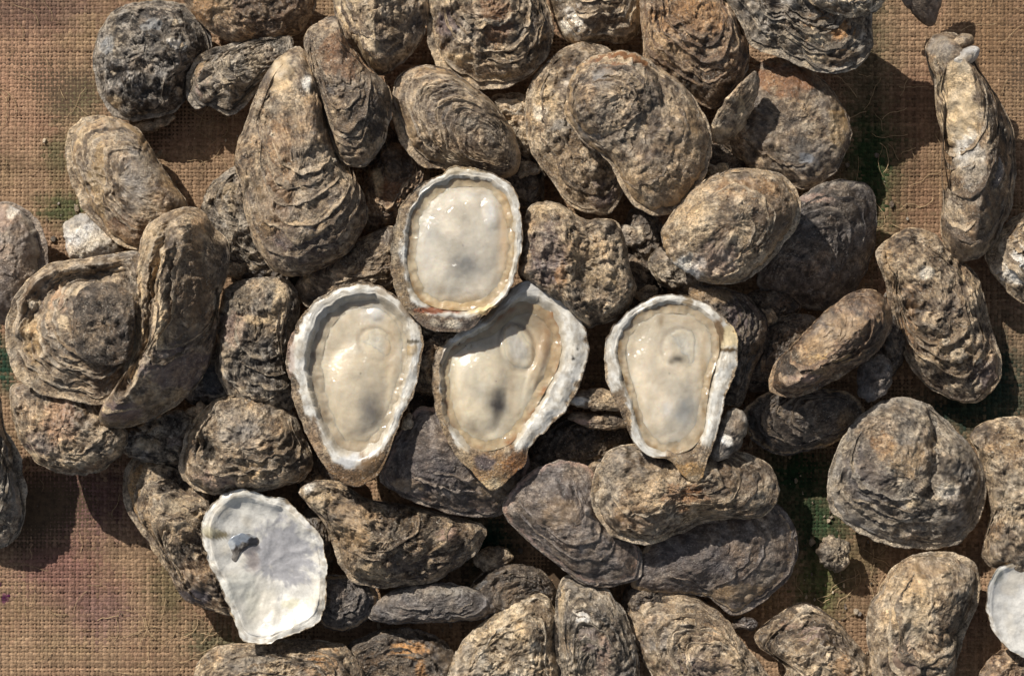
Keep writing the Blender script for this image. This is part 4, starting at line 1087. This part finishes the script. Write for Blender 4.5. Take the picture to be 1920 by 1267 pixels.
closed_oyster('blue black oyster in the shade right of the cracked wedge oyster', [(345, 735), (372, 690), (408, 640), (436, 680), (440, 740), (400, 760), (360, 755)], 2.0, .8, pal='charcoal', tone=.62, ring=(5, 1.4), rough=.6, crust=8, hinge=(420, 660), spots=[(400, 710, 24, 30, (.05, .06, .075), .6)])
closed_oyster('brown oyster mostly hidden between the teardrop oyster and the opened ones', [(555, 540), (575, 510), (622, 480), (680, 445), (738, 425), (760, 480), (740, 540), (680, 560), (610, 575), (575, 572)], 2.9, 1.0, pal='brown', tone=.45, ring=(8, 1.6), rough=.8, crust=20, hinge=(740, 440), spots=[(590, 522, 22, 10, 'cream', .6), (700, 520, 30, 20, 'tan', .4), (650, 480, 40, 20, 'mud_shade', .5)])

# --- centre and lower centre
closed_oyster('blocky stone-like oyster of pitted grit right of the uppermost opened oyster', [(980, 440), (985, 400), (1010, 378), (1052, 384), (1092, 410), (1150, 412), (1171, 450), (1182, 500), (1191, 540), (1178, 575), (1140, 602), (1100, 612), (1060, 580), (1010, 545), (972, 515)], 4.3, 1.5, pal='tan', tone=.47, ring=(5, 1.2), rough=1.9, crust=120, hinge=(1020, 390), prof=(5.0, .55), jag=4,
    peak=(1100, 480), ridges=[([(1040, 400), (1065, 470), (1060, 560)], 16, 60, 'round')], spots=[(1020, 480, 40, 60, 'purple', .4), (1120, 500, 50, 50, 'cream', .3), (1030, 395, 40, 10, 'cream', .45), (1050, 520, 12, 24, 'orange', .35)], layers=2, lift=3)
closed_oyster('dark violet grey oyster beneath the beaked opened oyster', [(712, 890), (728, 850), (760, 790), (800, 760), (880, 790), (985, 840), (992, 890), (976, 932), (932, 970), (862, 967), (790, 946), (732, 916)], 3.6, .9, pal='purple', tone=.36, ring=(8, 1.4), rough=.6, crust=30, hinge=(820, 770), rimcol='pink', rimw=.04, spots=[(930, 910, 40, 30, 'tan', .35), (800, 880, 60, 40, 'slate' if False else (.07, .06, .066), .5), (760, 910, 30, 14, 'tan', .4)], lips=((60, 10), (130, 6)), prof=(2.0, 1.25), craggy=.4, layers=4, lift=3, tilt=(-.10, -.14))
closed_oyster('craggy dark oyster with pale grit on its left, below the opened oysters', [(563, 922), (590, 900), (640, 903), (690, 935), (750, 945), (830, 965), (902, 985), (906, 1012), (872, 1052), (802, 1092), (722, 1102), (660, 1090), (630, 1042), (608, 980)], 2.9, 1.4, pal='brown', tone=.42, ring=(7, 2.0), rough=2.0, crust=110, hinge=(600, 915), peak=(720, 1020), wave=6,
    spots=[(660, 1000, 40, 60, 'tan', .5), (600, 935, 24, 24, 'cream', .5), (580, 912, 10, 12, 'white', .6), (840, 1000, 20, 14, 'pink', .5), (770, 980, 50, 30, 'dark', .5), (790, 1060, 60, 26, 'slate' if False else (.10, .085, .085), .5), (700, 1070, 30, 20, 'cream', .4)], lips=((150, 8),), prof=(2.0, 1.25), layers=6, lift=5, tilt=(-.06, -.10))
closed_oyster('smooth slate grey oyster below and between the right two opened oysters', [(944, 962), (958, 920), (1000, 880), (1060, 862), (1110, 880), (1140, 950), (1160, 1000), (1202, 1032), (1202, 1082), (1152, 1102), (1090, 1096), (1050, 1062), (990, 1012)], 3.5, .9, pal='purple', tone=.54, ring=(9, 1.4), rough=.6, crust=14, hinge=(1000, 890), rimcol='pink', rimw=.05,
    spots=[(1050, 960, 40, 30, 'tan', .25), (980, 970, 30, 20, 'dark', .4)], lips=((60, 8),), prof=(2.0, 1.25), craggy=.4, layers=5, lift=3, tilt=(-.10, -.14))
closed_oyster('broad flat slate oyster with a thin pale rim under the orange brown one', [(1185, 1100), (1195, 1040), (1240, 1000), (1320, 970), (1400, 945), (1450, 945), (1482, 978), (1498, 1022), (1482, 1080), (1432, 1130), (1376, 1157), (1330, 1122), (1250, 1112)], 2.4, .9, pal='purple', tone=.40, ring=(8, 1.4), rough=.6, crust=20, hinge=(1220, 1020), rimcol='tan', rimw=.05,
    spots=[(1390, 1110, 50, 20, 'tan', .5), (1300, 1050, 80, 40, (.075, .064, .066), .5), (1440, 1080, 30, 24, 'grey', .3)], lips=((50, 12),), prof=(2.0, 1.25), craggy=.4, layers=4, lift=3.5, tilt=(-.05, -.13))
closed_oyster('orange brown oyster directly below the rightmost opened oyster', [(1108, 930), (1118, 875), (1150, 838), (1200, 832), (1262, 835), (1340, 842), (1400, 850), (1452, 880), (1462, 935), (1428, 970), (1340, 976), (1272, 1002), (1212, 1022), (1152, 1006), (1122, 972)], 3.9, 1.3, pal='tan', tone=.44, ring=(8, 2.0), rough=1.1, crust=40, hinge=(1170, 850), peak=(1250, 930),
    spots=[(1230, 920, 50, 40, 'cream', .25), (1280, 930, 40, 26, 'rust', .5), (1190, 960, 40, 40, (.3, .2, .12), .4), (1150, 900, 20, 50, 'grey', .4), (1380, 900, 50, 30, 'brown', .5), (1340, 950, 60, 16, 'tan', .4)], lips=((80, 8), (170, 8)), prof=(2.0, 1.25), layers=6, lift=4, tilt=(-.06, -.06))
loose_shell('small shiny disc shell leaning on the lower right of the rightmost opened oyster', [(1325, 850), (1338, 810), (1366, 768), (1392, 768), (1402, 800), (1388, 840), (1352, 864)], 4.9, .5, pal='grey', tone=.5, ring=(4, .8), rough=.25, crust=4, n=80, m=22, mat=M_SHELL, spots=[(1360, 824, 12, 9, 'white', .9), (1380, 785, 16, 16, 'brown', .4)])
closed_oyster('dark oyster behind the right rim of the rightmost opened oyster', [(1290, 545), (1345, 538), (1402, 558), (1437, 600), (1432, 652), (1412, 700), (1390, 760), (1340, 740), (1320, 640)], 3.6, .9, pal='dark', tone=.55, ring=(7, 1.6), rough=1.2, crust=30, hinge=(1310, 550), spots=[(1330, 555, 40, 14, 'tan', .5), (1390, 600, 30, 40, 'purple', .4)], tilt=(-.15, -.15))
loose_shell('upper of two stacked shell slivers left of the rightmost opened oyster', [(1058, 752), (1090, 730), (1140, 730), (1172, 752), (1160, 770), (1100, 768)], 4.2, .3, pal='brown', tone=.55, n=70, m=16, ring=(5, 1.4), spots=[(1085, 752, 18, 7, 'white', .8)])
loose_shell('lower of two stacked shell slivers left of the rightmost opened oyster', [(1064, 786), (1075, 772), (1120, 774), (1178, 782), (1182, 800), (1120, 806)], 3.7, .3, pal='brown', tone=.5, n=70, m=16, ring=(5, 1.4), spots=[(1090, 790, 20, 5, 'pink', .8)])
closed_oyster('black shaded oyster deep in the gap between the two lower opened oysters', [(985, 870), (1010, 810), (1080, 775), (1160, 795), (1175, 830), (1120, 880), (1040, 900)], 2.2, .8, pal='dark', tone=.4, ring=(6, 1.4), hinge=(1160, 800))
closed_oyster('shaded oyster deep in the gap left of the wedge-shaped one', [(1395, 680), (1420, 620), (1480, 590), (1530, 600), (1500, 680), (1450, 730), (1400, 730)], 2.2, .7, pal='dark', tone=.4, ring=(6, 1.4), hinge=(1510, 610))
closed_oyster('small speckled oyster at the lower left of the speckled gold tan one', [(1215, 492), (1245, 462), (1290, 500), (1318, 530), (1295, 552), (1240, 535)], 2.9, .8, pal='grey', tone=.45, ring=(4, 1.4), rough=1.5, crust=30, hinge=(1230, 480), n=110, m=28)
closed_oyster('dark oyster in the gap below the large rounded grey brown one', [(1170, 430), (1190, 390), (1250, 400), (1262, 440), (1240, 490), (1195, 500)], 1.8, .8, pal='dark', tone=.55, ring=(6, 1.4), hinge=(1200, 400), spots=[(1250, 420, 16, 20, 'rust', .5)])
loose_shell('tiny tan chip stuck to the right rim of the leftmost opened oyster', [(752, 800), (762, 775), (776, 778), (775, 800), (762, 806)], 4.9, .2, pal='tan', tone=.6, n=40, m=10, ring=(2, .8), crust=2)
closed_oyster('brown oyster under the hinges of the leftmost two opened oysters', [(740, 560), (790, 585), (870, 590), (930, 600), (940, 660), (880, 720), (790, 740), (745, 660)], 3.6, .9, pal='brown', tone=.42, ring=(6, 1.6), rough=1.3, crust=40, hinge=(800, 720))

# --- dark oysters added at the bottom of the heap to keep the gaps black
for _lab, _c, _r in (('low dark filler oyster in the gap under the teardrop oyster', (500, 525), (62, 40)), ('low dark filler oyster in the gap above the craggy dark one', (600, 890), (50, 46)),
                     ('low dark filler oyster in the gap left of the speckled gold tan one', (1205, 520), (48, 66)), ('low dark filler oyster in the gap right of the uppermost opened oyster', (985, 345), (40, 50)),
                     ('low dark filler oyster between the banded oval and the teardrop oyster', (705, 275), (44, 50)), ('low dark filler oyster between the leftmost and the middle opened oysters', (800, 745), (40, 60)),
                     ('low dark filler oyster left of the dark brown one with a folded lip', (1350, 300), (50, 46)), ('low dark filler oyster right of the cracked wedge oyster', (470, 485), (60, 40)),
                     ('low dark filler oyster below the dim dark one', (1440, 575), (56, 36)),
                     ('low dark filler oyster in the gap under the coarse encrusted one', (1660, 640), (40, 60)), ('low dark filler oyster left of the craggy dark one', (590, 1010), (40, 60)),
                     ('low dark filler oyster between the bright cream crusty and the narrow upright ones', (1010, 1190), (50, 56)), ('low dark filler oyster in the gap below the broad flat slate one', (1215, 1130), (50, 40))):
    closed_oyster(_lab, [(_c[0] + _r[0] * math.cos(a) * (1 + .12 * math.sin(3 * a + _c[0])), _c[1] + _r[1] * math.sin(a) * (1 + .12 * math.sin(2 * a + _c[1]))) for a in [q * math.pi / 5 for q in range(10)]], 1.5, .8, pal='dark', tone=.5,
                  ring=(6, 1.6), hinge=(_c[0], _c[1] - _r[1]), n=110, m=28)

_rs = np.random.RandomState(5)
for (_x, _y, _z, _r), _l in zip(((706, 282, 2.2, 26), (1180, 440, 2.4, 30), (985, 320, 2.2, 24), (598, 905, 2.0, 26), (925, 1046, 1.2, 34), (712, 446, 3.0, 22), (1432, 600, 2.4, 30), (1215, 548, 2.6, 24), (445, 505, 2.0, 28),
                       (566, 556, 2.6, 18), (985, 880, 2.4, 30), (330, 830, 2.6, 22), (1650, 690, 1.4, 26), (1010, 1130, 1.6, 24), (1400, 1170, 1.4, 22), (640, 320, 2.4, 20), (800, 800, 3.0, 22), (370, 770, 2.6, 24), (1120, 880, 2.8, 24), (1345, 320, 2.4, 26)),
    ('broken shell piece between the teardrop oyster and the banded oval oyster', 'broken shell piece right of the blocky stone-like oyster', 'broken shell piece in the gap above the blocky stone-like oyster',
     'broken shell piece below the tip of the leftmost opened oyster', 'broken shell piece on the cloth right of the craggy dark oyster', 'broken shell piece left of the uppermost opened oyster',
     'broken shell piece left of the top of the wedge-shaped oyster', 'broken shell piece above the rightmost opened oyster', 'broken shell piece under the lower left of the teardrop oyster',
     'broken shell piece above the left rim of the leftmost opened oyster', 'broken shell piece right of the brown beak of the middle opened oyster', 'broken shell piece beside the crumbled shell debris heap',
     'broken shell piece below the small round shell with raised rim', 'broken shell piece above the bright cream crusty oyster at the bottom', 'broken shell piece just below the broad flat slate oyster',
     'broken shell piece right of the waist of the teardrop oyster', 'broken shell piece between the leftmost and the middle opened oysters', 'broken shell piece under the tip of the cracked wedge oyster',
     'broken shell piece above the orange brown oyster at lower centre', 'broken shell piece below the sunlit folded lip of the dark brown oyster')):
    _n, _a0 = 9, _rs.rand() * 6
    loose_shell(_l, [(_x + _r * _rs.uniform(.65, 1.25) * math.cos(_a0 + q * 2 * math.pi / _n), _y + _r * _rs.uniform(.45, .95) * math.sin(_a0 + q * 2 * math.pi / _n)) for q in range(_n)], _z, .3,
                name='shell_fragment', group='broken shell pieces in the gaps', pal=('grey', 'tan', 'purple', 'brown', 'cream')[_rs.randint(5)], tone=_rs.uniform(.4, .7), n=64, m=18, tilt=(_rs.normal(0, .25), _rs.normal(0, .25)), rough=.9, jag=3.0)

# --- the opened oysters and the empty valve
open_oyster('uppermost opened oyster with plump pale grey flesh in a rounded cup', [(733, 475), (740, 420), (756, 378), (790, 345), (834, 325), (842, 311), (880, 314), (935, 329), (966, 360), (979, 415), (977, 465), (962, 530), (938, 568), (905, 590), (880, 618), (820, 622), (780, 600), (750, 565), (734, 520)],
    [(766, 435), (775, 394), (806, 353), (852, 333), (908, 335), (945, 360), (964, 405), (967, 470), (954, 530), (920, 574), (870, 583), (820, 578), (782, 558), (764, 500)],
    [(776, 438), (786, 397), (814, 359), (855, 340), (906, 342), (940, 368), (957, 415), (960, 470), (946, 527), (914, 565), (868, 575), (820, 570), (790, 550), (773, 500)], (868, 460), 6.3, depth=1.0, sink=.20,
    rimspots=[(830, 606, 80, 16, (.13, .10, .08), .9), (850, 606, 14, 10, 'white', .6), (815, 605, 10, 8, (.4, .38, .34), .6), (750, 560, 20, 50, (.26, .20, .13), .85), (820, 582, 50, 6, (.26, .09, .04), .85), (905, 580, 34, 12, (.62, .47, .24), .8), (742, 430, 12, 60, (.32, .27, .20), .75), (858, 318, 50, 10, (.46, .38, .26), .7),
    (800, 350, 40, 10, (.5, .46, .4), .5), (755, 470, 8, 22, 'white', .7)],
    meatspots=[(873, 497, 32, 30, (.20, .195, .185), .92), (945, 440, 12, 90, (.58, .38, .19), .75), (868, 570, 70, 12, (.62, .42, .2), .65), (800, 450, 26, 60, (.58, .57, .53), .5), (920, 400, 12, 26, (.78, .77, .74), .75), (880, 365, 30, 8, (.75, .72, .66), .5), (905, 345, 40, 10, (.52, .40, .26), .6), (905, 450, 40, 60, (.55, .51, .44), .4)],  # white spots paint gloss streaks on the flesh
    tone=(.645, .58, .475), mantle=((.56, .45, .30), (.36, .23, .11)), drop=6, edgew=.10, edges=((190, 60, .42), (100, 58, .36)), bumps=((855, 470, 88, 112, 0, 6), (920, 400, 16, 34, -.3, 3)))
open_oyster('leftmost opened oyster in a deep oval cup with white left wall', [(537, 680), (543, 640), (556, 608), (590, 565), (640, 535), (700, 531), (745, 558), (772, 590), (790, 612), (792, 660), (781, 722), (756, 780), (736, 822), (720, 870), (690, 905), (655, 913), (628, 892), (600, 860), (578, 818), (550, 750)],
    [(578, 690), (584, 638), (606, 590), (648, 560), (705, 556), (748, 582), (766, 630), (766, 680), (750, 735), (738, 778), (714, 824), (676, 850), (643, 846), (614, 808), (590, 750)],
    [(597, 690), (602, 640), (622, 596), (658, 570), (707, 566), (742, 590), (758, 635), (757, 685), (742, 735), (728, 780), (705, 818), (674, 838), (644, 828), (623, 790), (605, 738)], (675, 700), 5.8, depth=1.3, sink=.42,
    rimspots=[(640, 895, 60, 24, (.17, .11, .06), .92), (700, 885, 34, 34, (.20, .13, .07), .92), (655, 864, 18, 14, (.62, .62, .62), .8), (768, 655, 20, 10, 'gold', .6), (545, 640, 8, 60, 'pink', .5), (588, 845, 12, 60, (.30, .22, .15), .85), (610, 575, 30, 24, (.42, .39, .34), .6), (775, 575, 26, 24, (.26, .20, .14), .8), (768, 640, 22, 4, (.10, .08, .05), .8), (600, 600, 16, 30, (.5, .49, .47), .6), (725, 545, 20, 10, (.4, .33, .25), .6)],
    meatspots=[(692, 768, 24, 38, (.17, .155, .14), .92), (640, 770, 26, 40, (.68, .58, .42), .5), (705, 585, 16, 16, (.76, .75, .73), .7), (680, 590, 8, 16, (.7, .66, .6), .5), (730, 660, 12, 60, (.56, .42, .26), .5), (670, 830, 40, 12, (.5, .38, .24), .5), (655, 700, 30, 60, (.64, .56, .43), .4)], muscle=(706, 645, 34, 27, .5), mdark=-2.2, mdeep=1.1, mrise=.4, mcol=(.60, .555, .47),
    tone=(.645, .555, .415), mantle=((.50, .42, .31), (.30, .22, .14)), drop=6, edgew=.12, edges=((150, 40, .15), (98, 46, .24)), bumps=((664, 735, 62, 100, .15, 9), (705, 588, 14, 14, 0, 3)))
open_oyster('middle opened oyster with a brown beak and broad white right rim', [(812, 690), (818, 655), (850, 632), (900, 600), (935, 568), (965, 536), (1010, 527), (1060, 552), (1090, 598), (1104, 650), (1091, 712), (1066, 762), (1030, 802), (990, 840), (985, 870), (955, 895), (925, 922), (908, 908), (880, 880), (848, 842), (822, 785), (811, 730)],
    [(826, 690), (842, 652), (882, 628), (925, 602), (965, 570), (1005, 560), (1040, 583), (1054, 630), (1046, 688), (1020, 738), (992, 788), (960, 830), (920, 846), (882, 842), (852, 815), (833, 765)],
    [(834, 695), (849, 658), (886, 636), (928, 618), (965, 586), (1002, 575), (1032, 595), (1042, 635), (1032, 688), (1008, 736), (980, 784), (950, 822), (917, 836), (884, 830), (858, 803), (841, 757)], (930, 715), 5.4, depth=1.1, sink=.30,
    rimspots=[(915, 885, 70, 36, (.30, .20, .11), .9), (908, 868, 20, 16, (.12, .095, .095), .9), (968, 868, 28, 26, (.20, .10, .04), .85), (918, 908, 22, 10, (.60, .50, .34), .8), (870, 868, 16, 30, (.5, .4, .27), .6), (824, 800, 16, 70, (.34, .26, .17), .8), (828, 680, 16, 50, (.38, .31, .23), .8), (1075, 672, 4, 4, 'dark', .95), (1082, 652, 4, 3, 'dark', .9), (940, 590, 40, 24, (.22, .17, .12), .7), (1000, 535, 40, 14, (.5, .49, .48), .6)],
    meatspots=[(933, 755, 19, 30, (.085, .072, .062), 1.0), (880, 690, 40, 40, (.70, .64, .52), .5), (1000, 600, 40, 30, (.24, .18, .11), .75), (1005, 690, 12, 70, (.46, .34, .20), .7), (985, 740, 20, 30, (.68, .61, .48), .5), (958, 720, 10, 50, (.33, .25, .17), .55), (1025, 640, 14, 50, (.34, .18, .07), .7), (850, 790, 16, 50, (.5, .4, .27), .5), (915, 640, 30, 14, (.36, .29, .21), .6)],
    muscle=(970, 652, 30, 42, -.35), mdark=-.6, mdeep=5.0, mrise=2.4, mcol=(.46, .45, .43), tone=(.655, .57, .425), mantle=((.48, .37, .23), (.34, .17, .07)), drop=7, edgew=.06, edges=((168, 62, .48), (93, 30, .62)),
    bumps=((896, 735, 56, 95, .12, 11), (1010, 680, 14, 80, .35, 3)))
open_oyster('rightmost opened oyster with a cracked white rim and flat cream flesh', [(1132, 662), (1144, 620), (1175, 588), (1222, 558), (1270, 551), (1310, 563), (1352, 590), (1381, 625), (1382, 690), (1362, 742), (1347, 800), (1336, 838), (1322, 870), (1318, 895), (1300, 908), (1280, 885), (1255, 860), (1220, 856), (1190, 832), (1168, 780), (1140, 722)],
    [(1158, 655), (1174, 612), (1212, 578), (1265, 568), (1312, 579), (1344, 613), (1349, 660), (1334, 710), (1326, 760), (1316, 818), (1287, 847), (1245, 851), (1212, 832), (1192, 780), (1171, 715)],
    [(1166, 655), (1180, 617), (1216, 586), (1265, 576), (1308, 587), (1336, 618), (1340, 662), (1324, 712), (1316, 760), (1306, 808), (1280, 836), (1245, 841), (1218, 824), (1199, 776), (1178, 712)], (1255, 700), 5.7, depth=.8, sink=.13,
    rimspots=[(1292, 890, 44, 24, (.34, .22, .10), .9), (1302, 900, 12, 10, 'cream', .7), (1160, 745, 14, 20, (.24, .18, .12), .85), (1366, 632, 24, 24, (.68, .55, .33), .8), (1345, 622, 12, 26, (.20, .13, .07), .85), (1366, 656, 26, 4, (.12, .08, .04), .95), (1292, 562, 10, 16, (.26, .19, .11), .8), (1250, 864, 50, 7, (.3, .24, .17), .7), (1140, 690, 8, 40, (.5, .44, .36), .5), (1230, 572, 8, 14, (.35, .27, .18), .6)],
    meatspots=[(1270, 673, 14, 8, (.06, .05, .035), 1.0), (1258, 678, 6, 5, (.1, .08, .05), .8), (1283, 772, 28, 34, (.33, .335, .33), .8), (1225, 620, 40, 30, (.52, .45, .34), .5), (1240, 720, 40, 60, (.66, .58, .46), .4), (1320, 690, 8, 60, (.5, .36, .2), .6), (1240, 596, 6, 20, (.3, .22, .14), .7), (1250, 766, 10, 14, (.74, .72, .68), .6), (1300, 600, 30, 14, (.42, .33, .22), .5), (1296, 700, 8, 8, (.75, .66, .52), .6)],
    muscle=(1277, 652, 34, 34, .1), mdark=-2.0, mdeep=.9, mrise=.3, mcol=(.58, .55, .48), tone=(.635, .55, .42), mantle=((.52, .42, .29), (.34, .23, .12)), drop=5, edgew=.06, edges=((142, 22, .35), (79, 20, .7)), bumps=((1243, 720, 60, 115, -.1, 6),))


def empty_valve():
    outer = [(378, 995), (384, 960), (402, 938), (430, 922), (455, 917), (500, 930), (530, 934), (562, 962), (596, 995), (611, 1040), (613, 1110), (602, 1160), (570, 1181), (530, 1196), (490, 1208), (455, 1200), (432, 1145), (412, 1095), (388, 1045)]
    inner = [(398, 1000), (405, 968), (425, 946), (458, 936), (500, 946), (530, 955), (558, 978), (582, 1010), (594, 1050), (595, 1110), (586, 1148), (560, 1165), (525, 1180), (492, 1190), (466, 1180), (448, 1140), (428, 1090), (405, 1042)]
    C = np.array((505., 1065.))
    zr = 3.6 * 32
    org = to_world(C[0], C[1], np.array(0.0), zr)
    root = link('empty_oyster_shell', None, None, loc=tuple(org))
    tag(root, 'empty pearly white oyster valve lying open side up at lower left', 'shell')
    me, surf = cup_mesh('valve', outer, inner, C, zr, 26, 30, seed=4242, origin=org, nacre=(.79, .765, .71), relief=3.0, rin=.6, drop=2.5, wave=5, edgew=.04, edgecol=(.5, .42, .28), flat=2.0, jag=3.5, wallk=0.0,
                        spots=[(530, 1040, 60, 64, (.40, .395, .415), .85), (480, 1130, 40, 50, (.60, .57, .50), .5), (450, 1100, 30, 30, (.60, .60, .55), .5), (470, 1058, 14, 20, (.40, .36, .35), .6), (545, 1132, 26, 10, (.72, .68, .50), .6), (455, 945, 30, 14, (.70, .68, .62), .4), (468, 1030, 16, 12, (.16, .15, .16), .8), (474, 1052, 10, 18, (.30, .26, .25), .6), (405, 1004, 22, 8, (.25, .21, .13), .9), (392, 995, 16, 9, (.66, .60, .42), .6), (548, 938, 18, 10, (.25, .19, .12), .8), (470, 1135, 14, 30, (.68, .66, .56), .4)])  # dark spots below the scar paint the shadow under it
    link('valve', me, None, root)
    # the dark muscle scar: a small raised blue-black crescent flap
    x, y, z = surf
    zat = lambda a, b: z[np.argmin((x - a) ** 2 + (y - b) ** 2)]
    sl = ((zat(486, 1014) - zat(426, 1014)) / 60.0, (zat(455, 1044) - zat(455, 994)) / 50.0)
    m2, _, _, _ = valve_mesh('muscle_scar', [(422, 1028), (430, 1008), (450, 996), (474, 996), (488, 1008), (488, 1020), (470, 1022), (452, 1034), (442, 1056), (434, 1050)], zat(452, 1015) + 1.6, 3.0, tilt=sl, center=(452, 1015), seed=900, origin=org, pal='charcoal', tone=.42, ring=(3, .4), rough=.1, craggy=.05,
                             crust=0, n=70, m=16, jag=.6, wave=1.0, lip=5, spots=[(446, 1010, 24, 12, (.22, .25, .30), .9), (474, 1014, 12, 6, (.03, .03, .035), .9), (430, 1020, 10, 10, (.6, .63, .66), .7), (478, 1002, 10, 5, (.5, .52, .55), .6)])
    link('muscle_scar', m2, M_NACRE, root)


empty_valve()


def edge_valve():
    outer = [(1960, 1040), (1905, 1052), (1870, 1066), (1853, 1100), (1850, 1142), (1866, 1188), (1900, 1222), (1950, 1240), (2010, 1225), (2040, 1150), (2015, 1070)]
    C = np.array((1945., 1145.))
    inner = [(C[0] + (a - C[0]) * .90, C[1] + (b - C[1]) * .90) for a, b in outer]
    zr = 2.7 * 32
    org = to_world(C[0], C[1], np.array(0.0), zr)
    root = link('empty_oyster_shell', None, None, loc=tuple(org))
    tag(root, 'bright white empty valve cut by the right edge near the corner', 'shell')
    me, surf = cup_mesh('valve', outer, inner, C, zr, 15, 26, seed=777, origin=org, nacre=(.76, .74, .70), relief=1.5, rin=.5, drop=3, wave=3, edgew=.05, edgecol=(.5, .42, .28), flat=2.0, jag=2.0, wallk=0.0,
                        spots=[(1868, 1080, 16, 14, (.42, .42, .38), .7), (1858, 1110, 8, 40, (.5, .5, .5), .5), (1905, 1056, 20, 8, 'gold', .5)])
    link('valve', me, None, root)


edge_valve()


def loose_fibres():
    """stray jute hairs on the cloth"""
    rs = np.random.RandomState(12)
    V, F, Cc = [], [], []
    off = 0
    areas = [(0, 175, 30, 400), (0, 250, 900, 1267), (230, 400, 1120, 1260), (1600, 1760, 140, 460), (1800, 1920, 0, 420), (1500, 1700, 1020, 1180), (330, 460, 210, 330)]
    for k in range(150):
        a = areas[rs.randint(len(areas))]
        x, y = rs.uniform(a[0], a[1]), rs.uniform(a[2], a[3])
        n = 9
        ang = rs.rand() * 6.28
        L = rs.uniform(3, 9)
        pts = []
        for i in range(n):
            pts.append((x, y, 3.4 + 1.5 * math.sin(i * .8 + k)))
            ang += rs.normal(0, .28)
            x += L * math.cos(ang)
            y += L * math.sin(ang)
        P_ = np.array(pts)
        zb = cloth_z(P_[:, 0], P_[:, 1])
        T = np.gradient(P_[:, :2], axis=0)
        T /= np.linalg.norm(T, axis=1)[:, None] + 1e-6
        Nn = np.stack([-T[:, 1], T[:, 0]], 1)
        r = rs.uniform(.35, .7)
        rows = []
        for (o, dz) in ((-1, 0), (0, 1), (1, 0), (0, -1)):
            rows.append(np.column_stack([P_[:, :2] + Nn * o * r, P_[:, 2] + zb + dz * r]))
        R = np.stack(rows, 1).reshape(-1, 3)
        V.append(to_world(R[:, 0], R[:, 1], R[:, 2], 0))
        Cc.append(np.tile(np.array((.52, .38, .23)) * rs.uniform(.7, 1.25), (len(R), 1)))
        F.append(off + grid_quads(n, 4))
        off += len(R)
    o = link('loose_fibres', make_mesh('loose_fibres', np.concatenate(V), np.concatenate(F), np.concatenate(Cc)), M_JUTE)
    o['kind'] = 'stuff'


def shell_crumbs():
    """broken flakes and grit lying on the cloth between and around the oysters"""
    rs = np.random.RandomState(21)
    V, F, Cc = [], [], []
    off = 0
    for k in range(900):
        if k < 640:
            x, y = 960 + rs.normal(0, 420), 640 + rs.normal(0, 300)
        else:
            q = [(300, 260, 90, 50), (330, 820, 60, 30), (1560, 1060, 70, 60), (1500, 900, 60, 60), (1650, 420, 40, 60), (110, 440, 40, 40), (760, 1190, 120, 40), (1010, 1110, 60, 30), (1620, 1180, 40, 60), (960, 900, 60, 50), (1250, 1120, 60, 30)][rs.randint(11)]
            x, y = q[0] + rs.normal(0, q[2]), q[1] + rs.normal(0, q[3])
        r = 1.6 + 6.5 * rs.rand() ** 3
        n = 7
        th = np.sort(rs.rand(n)) * .5 + np.linspace(0, 6.28, n, endpoint=False)
        rr = r * rs.uniform(.6, 1.2, n)
        sx, sy = rs.uniform(.5, 1.0), 1.0
        tx, ty = rs.normal(0, .35, 2)
        z0 = float(cloth_z(np.array([x]), np.array([y]))[0]) + 2.0 + r * .25
        ring = []
        for (f, dz) in ((.02, .30 * r), (.72, .28 * r), (1.0, 0), (.8, -.30 * r), (.02, -.32 * r)):
            px, py = rr * f * np.cos(th) * sx, rr * f * np.sin(th) * sy
            ring.append(np.column_stack([x + px, y + py, z0 + dz + tx * px + ty * py]))
        R = np.concatenate(ring)
        V.append(to_world(R[:, 0], R[:, 1], R[:, 2], 0))
        c = pal_color(('grey', 'tan', 'brown', 'purple', 'cream')[rs.randint(5)], np.full(len(R), rs.uniform(.25, .85)))
        Cc.append(c)
        F.append(off + grid_quads(5, n))
        off += len(R)
    o = link('shell_crumbs', make_mesh('shell_crumbs', np.concatenate(V), np.concatenate(F), np.concatenate(Cc), smooth=False, grit=.5), M_SHELL)
    o['kind'] = 'stuff'


loose_fibres()
shell_crumbs()
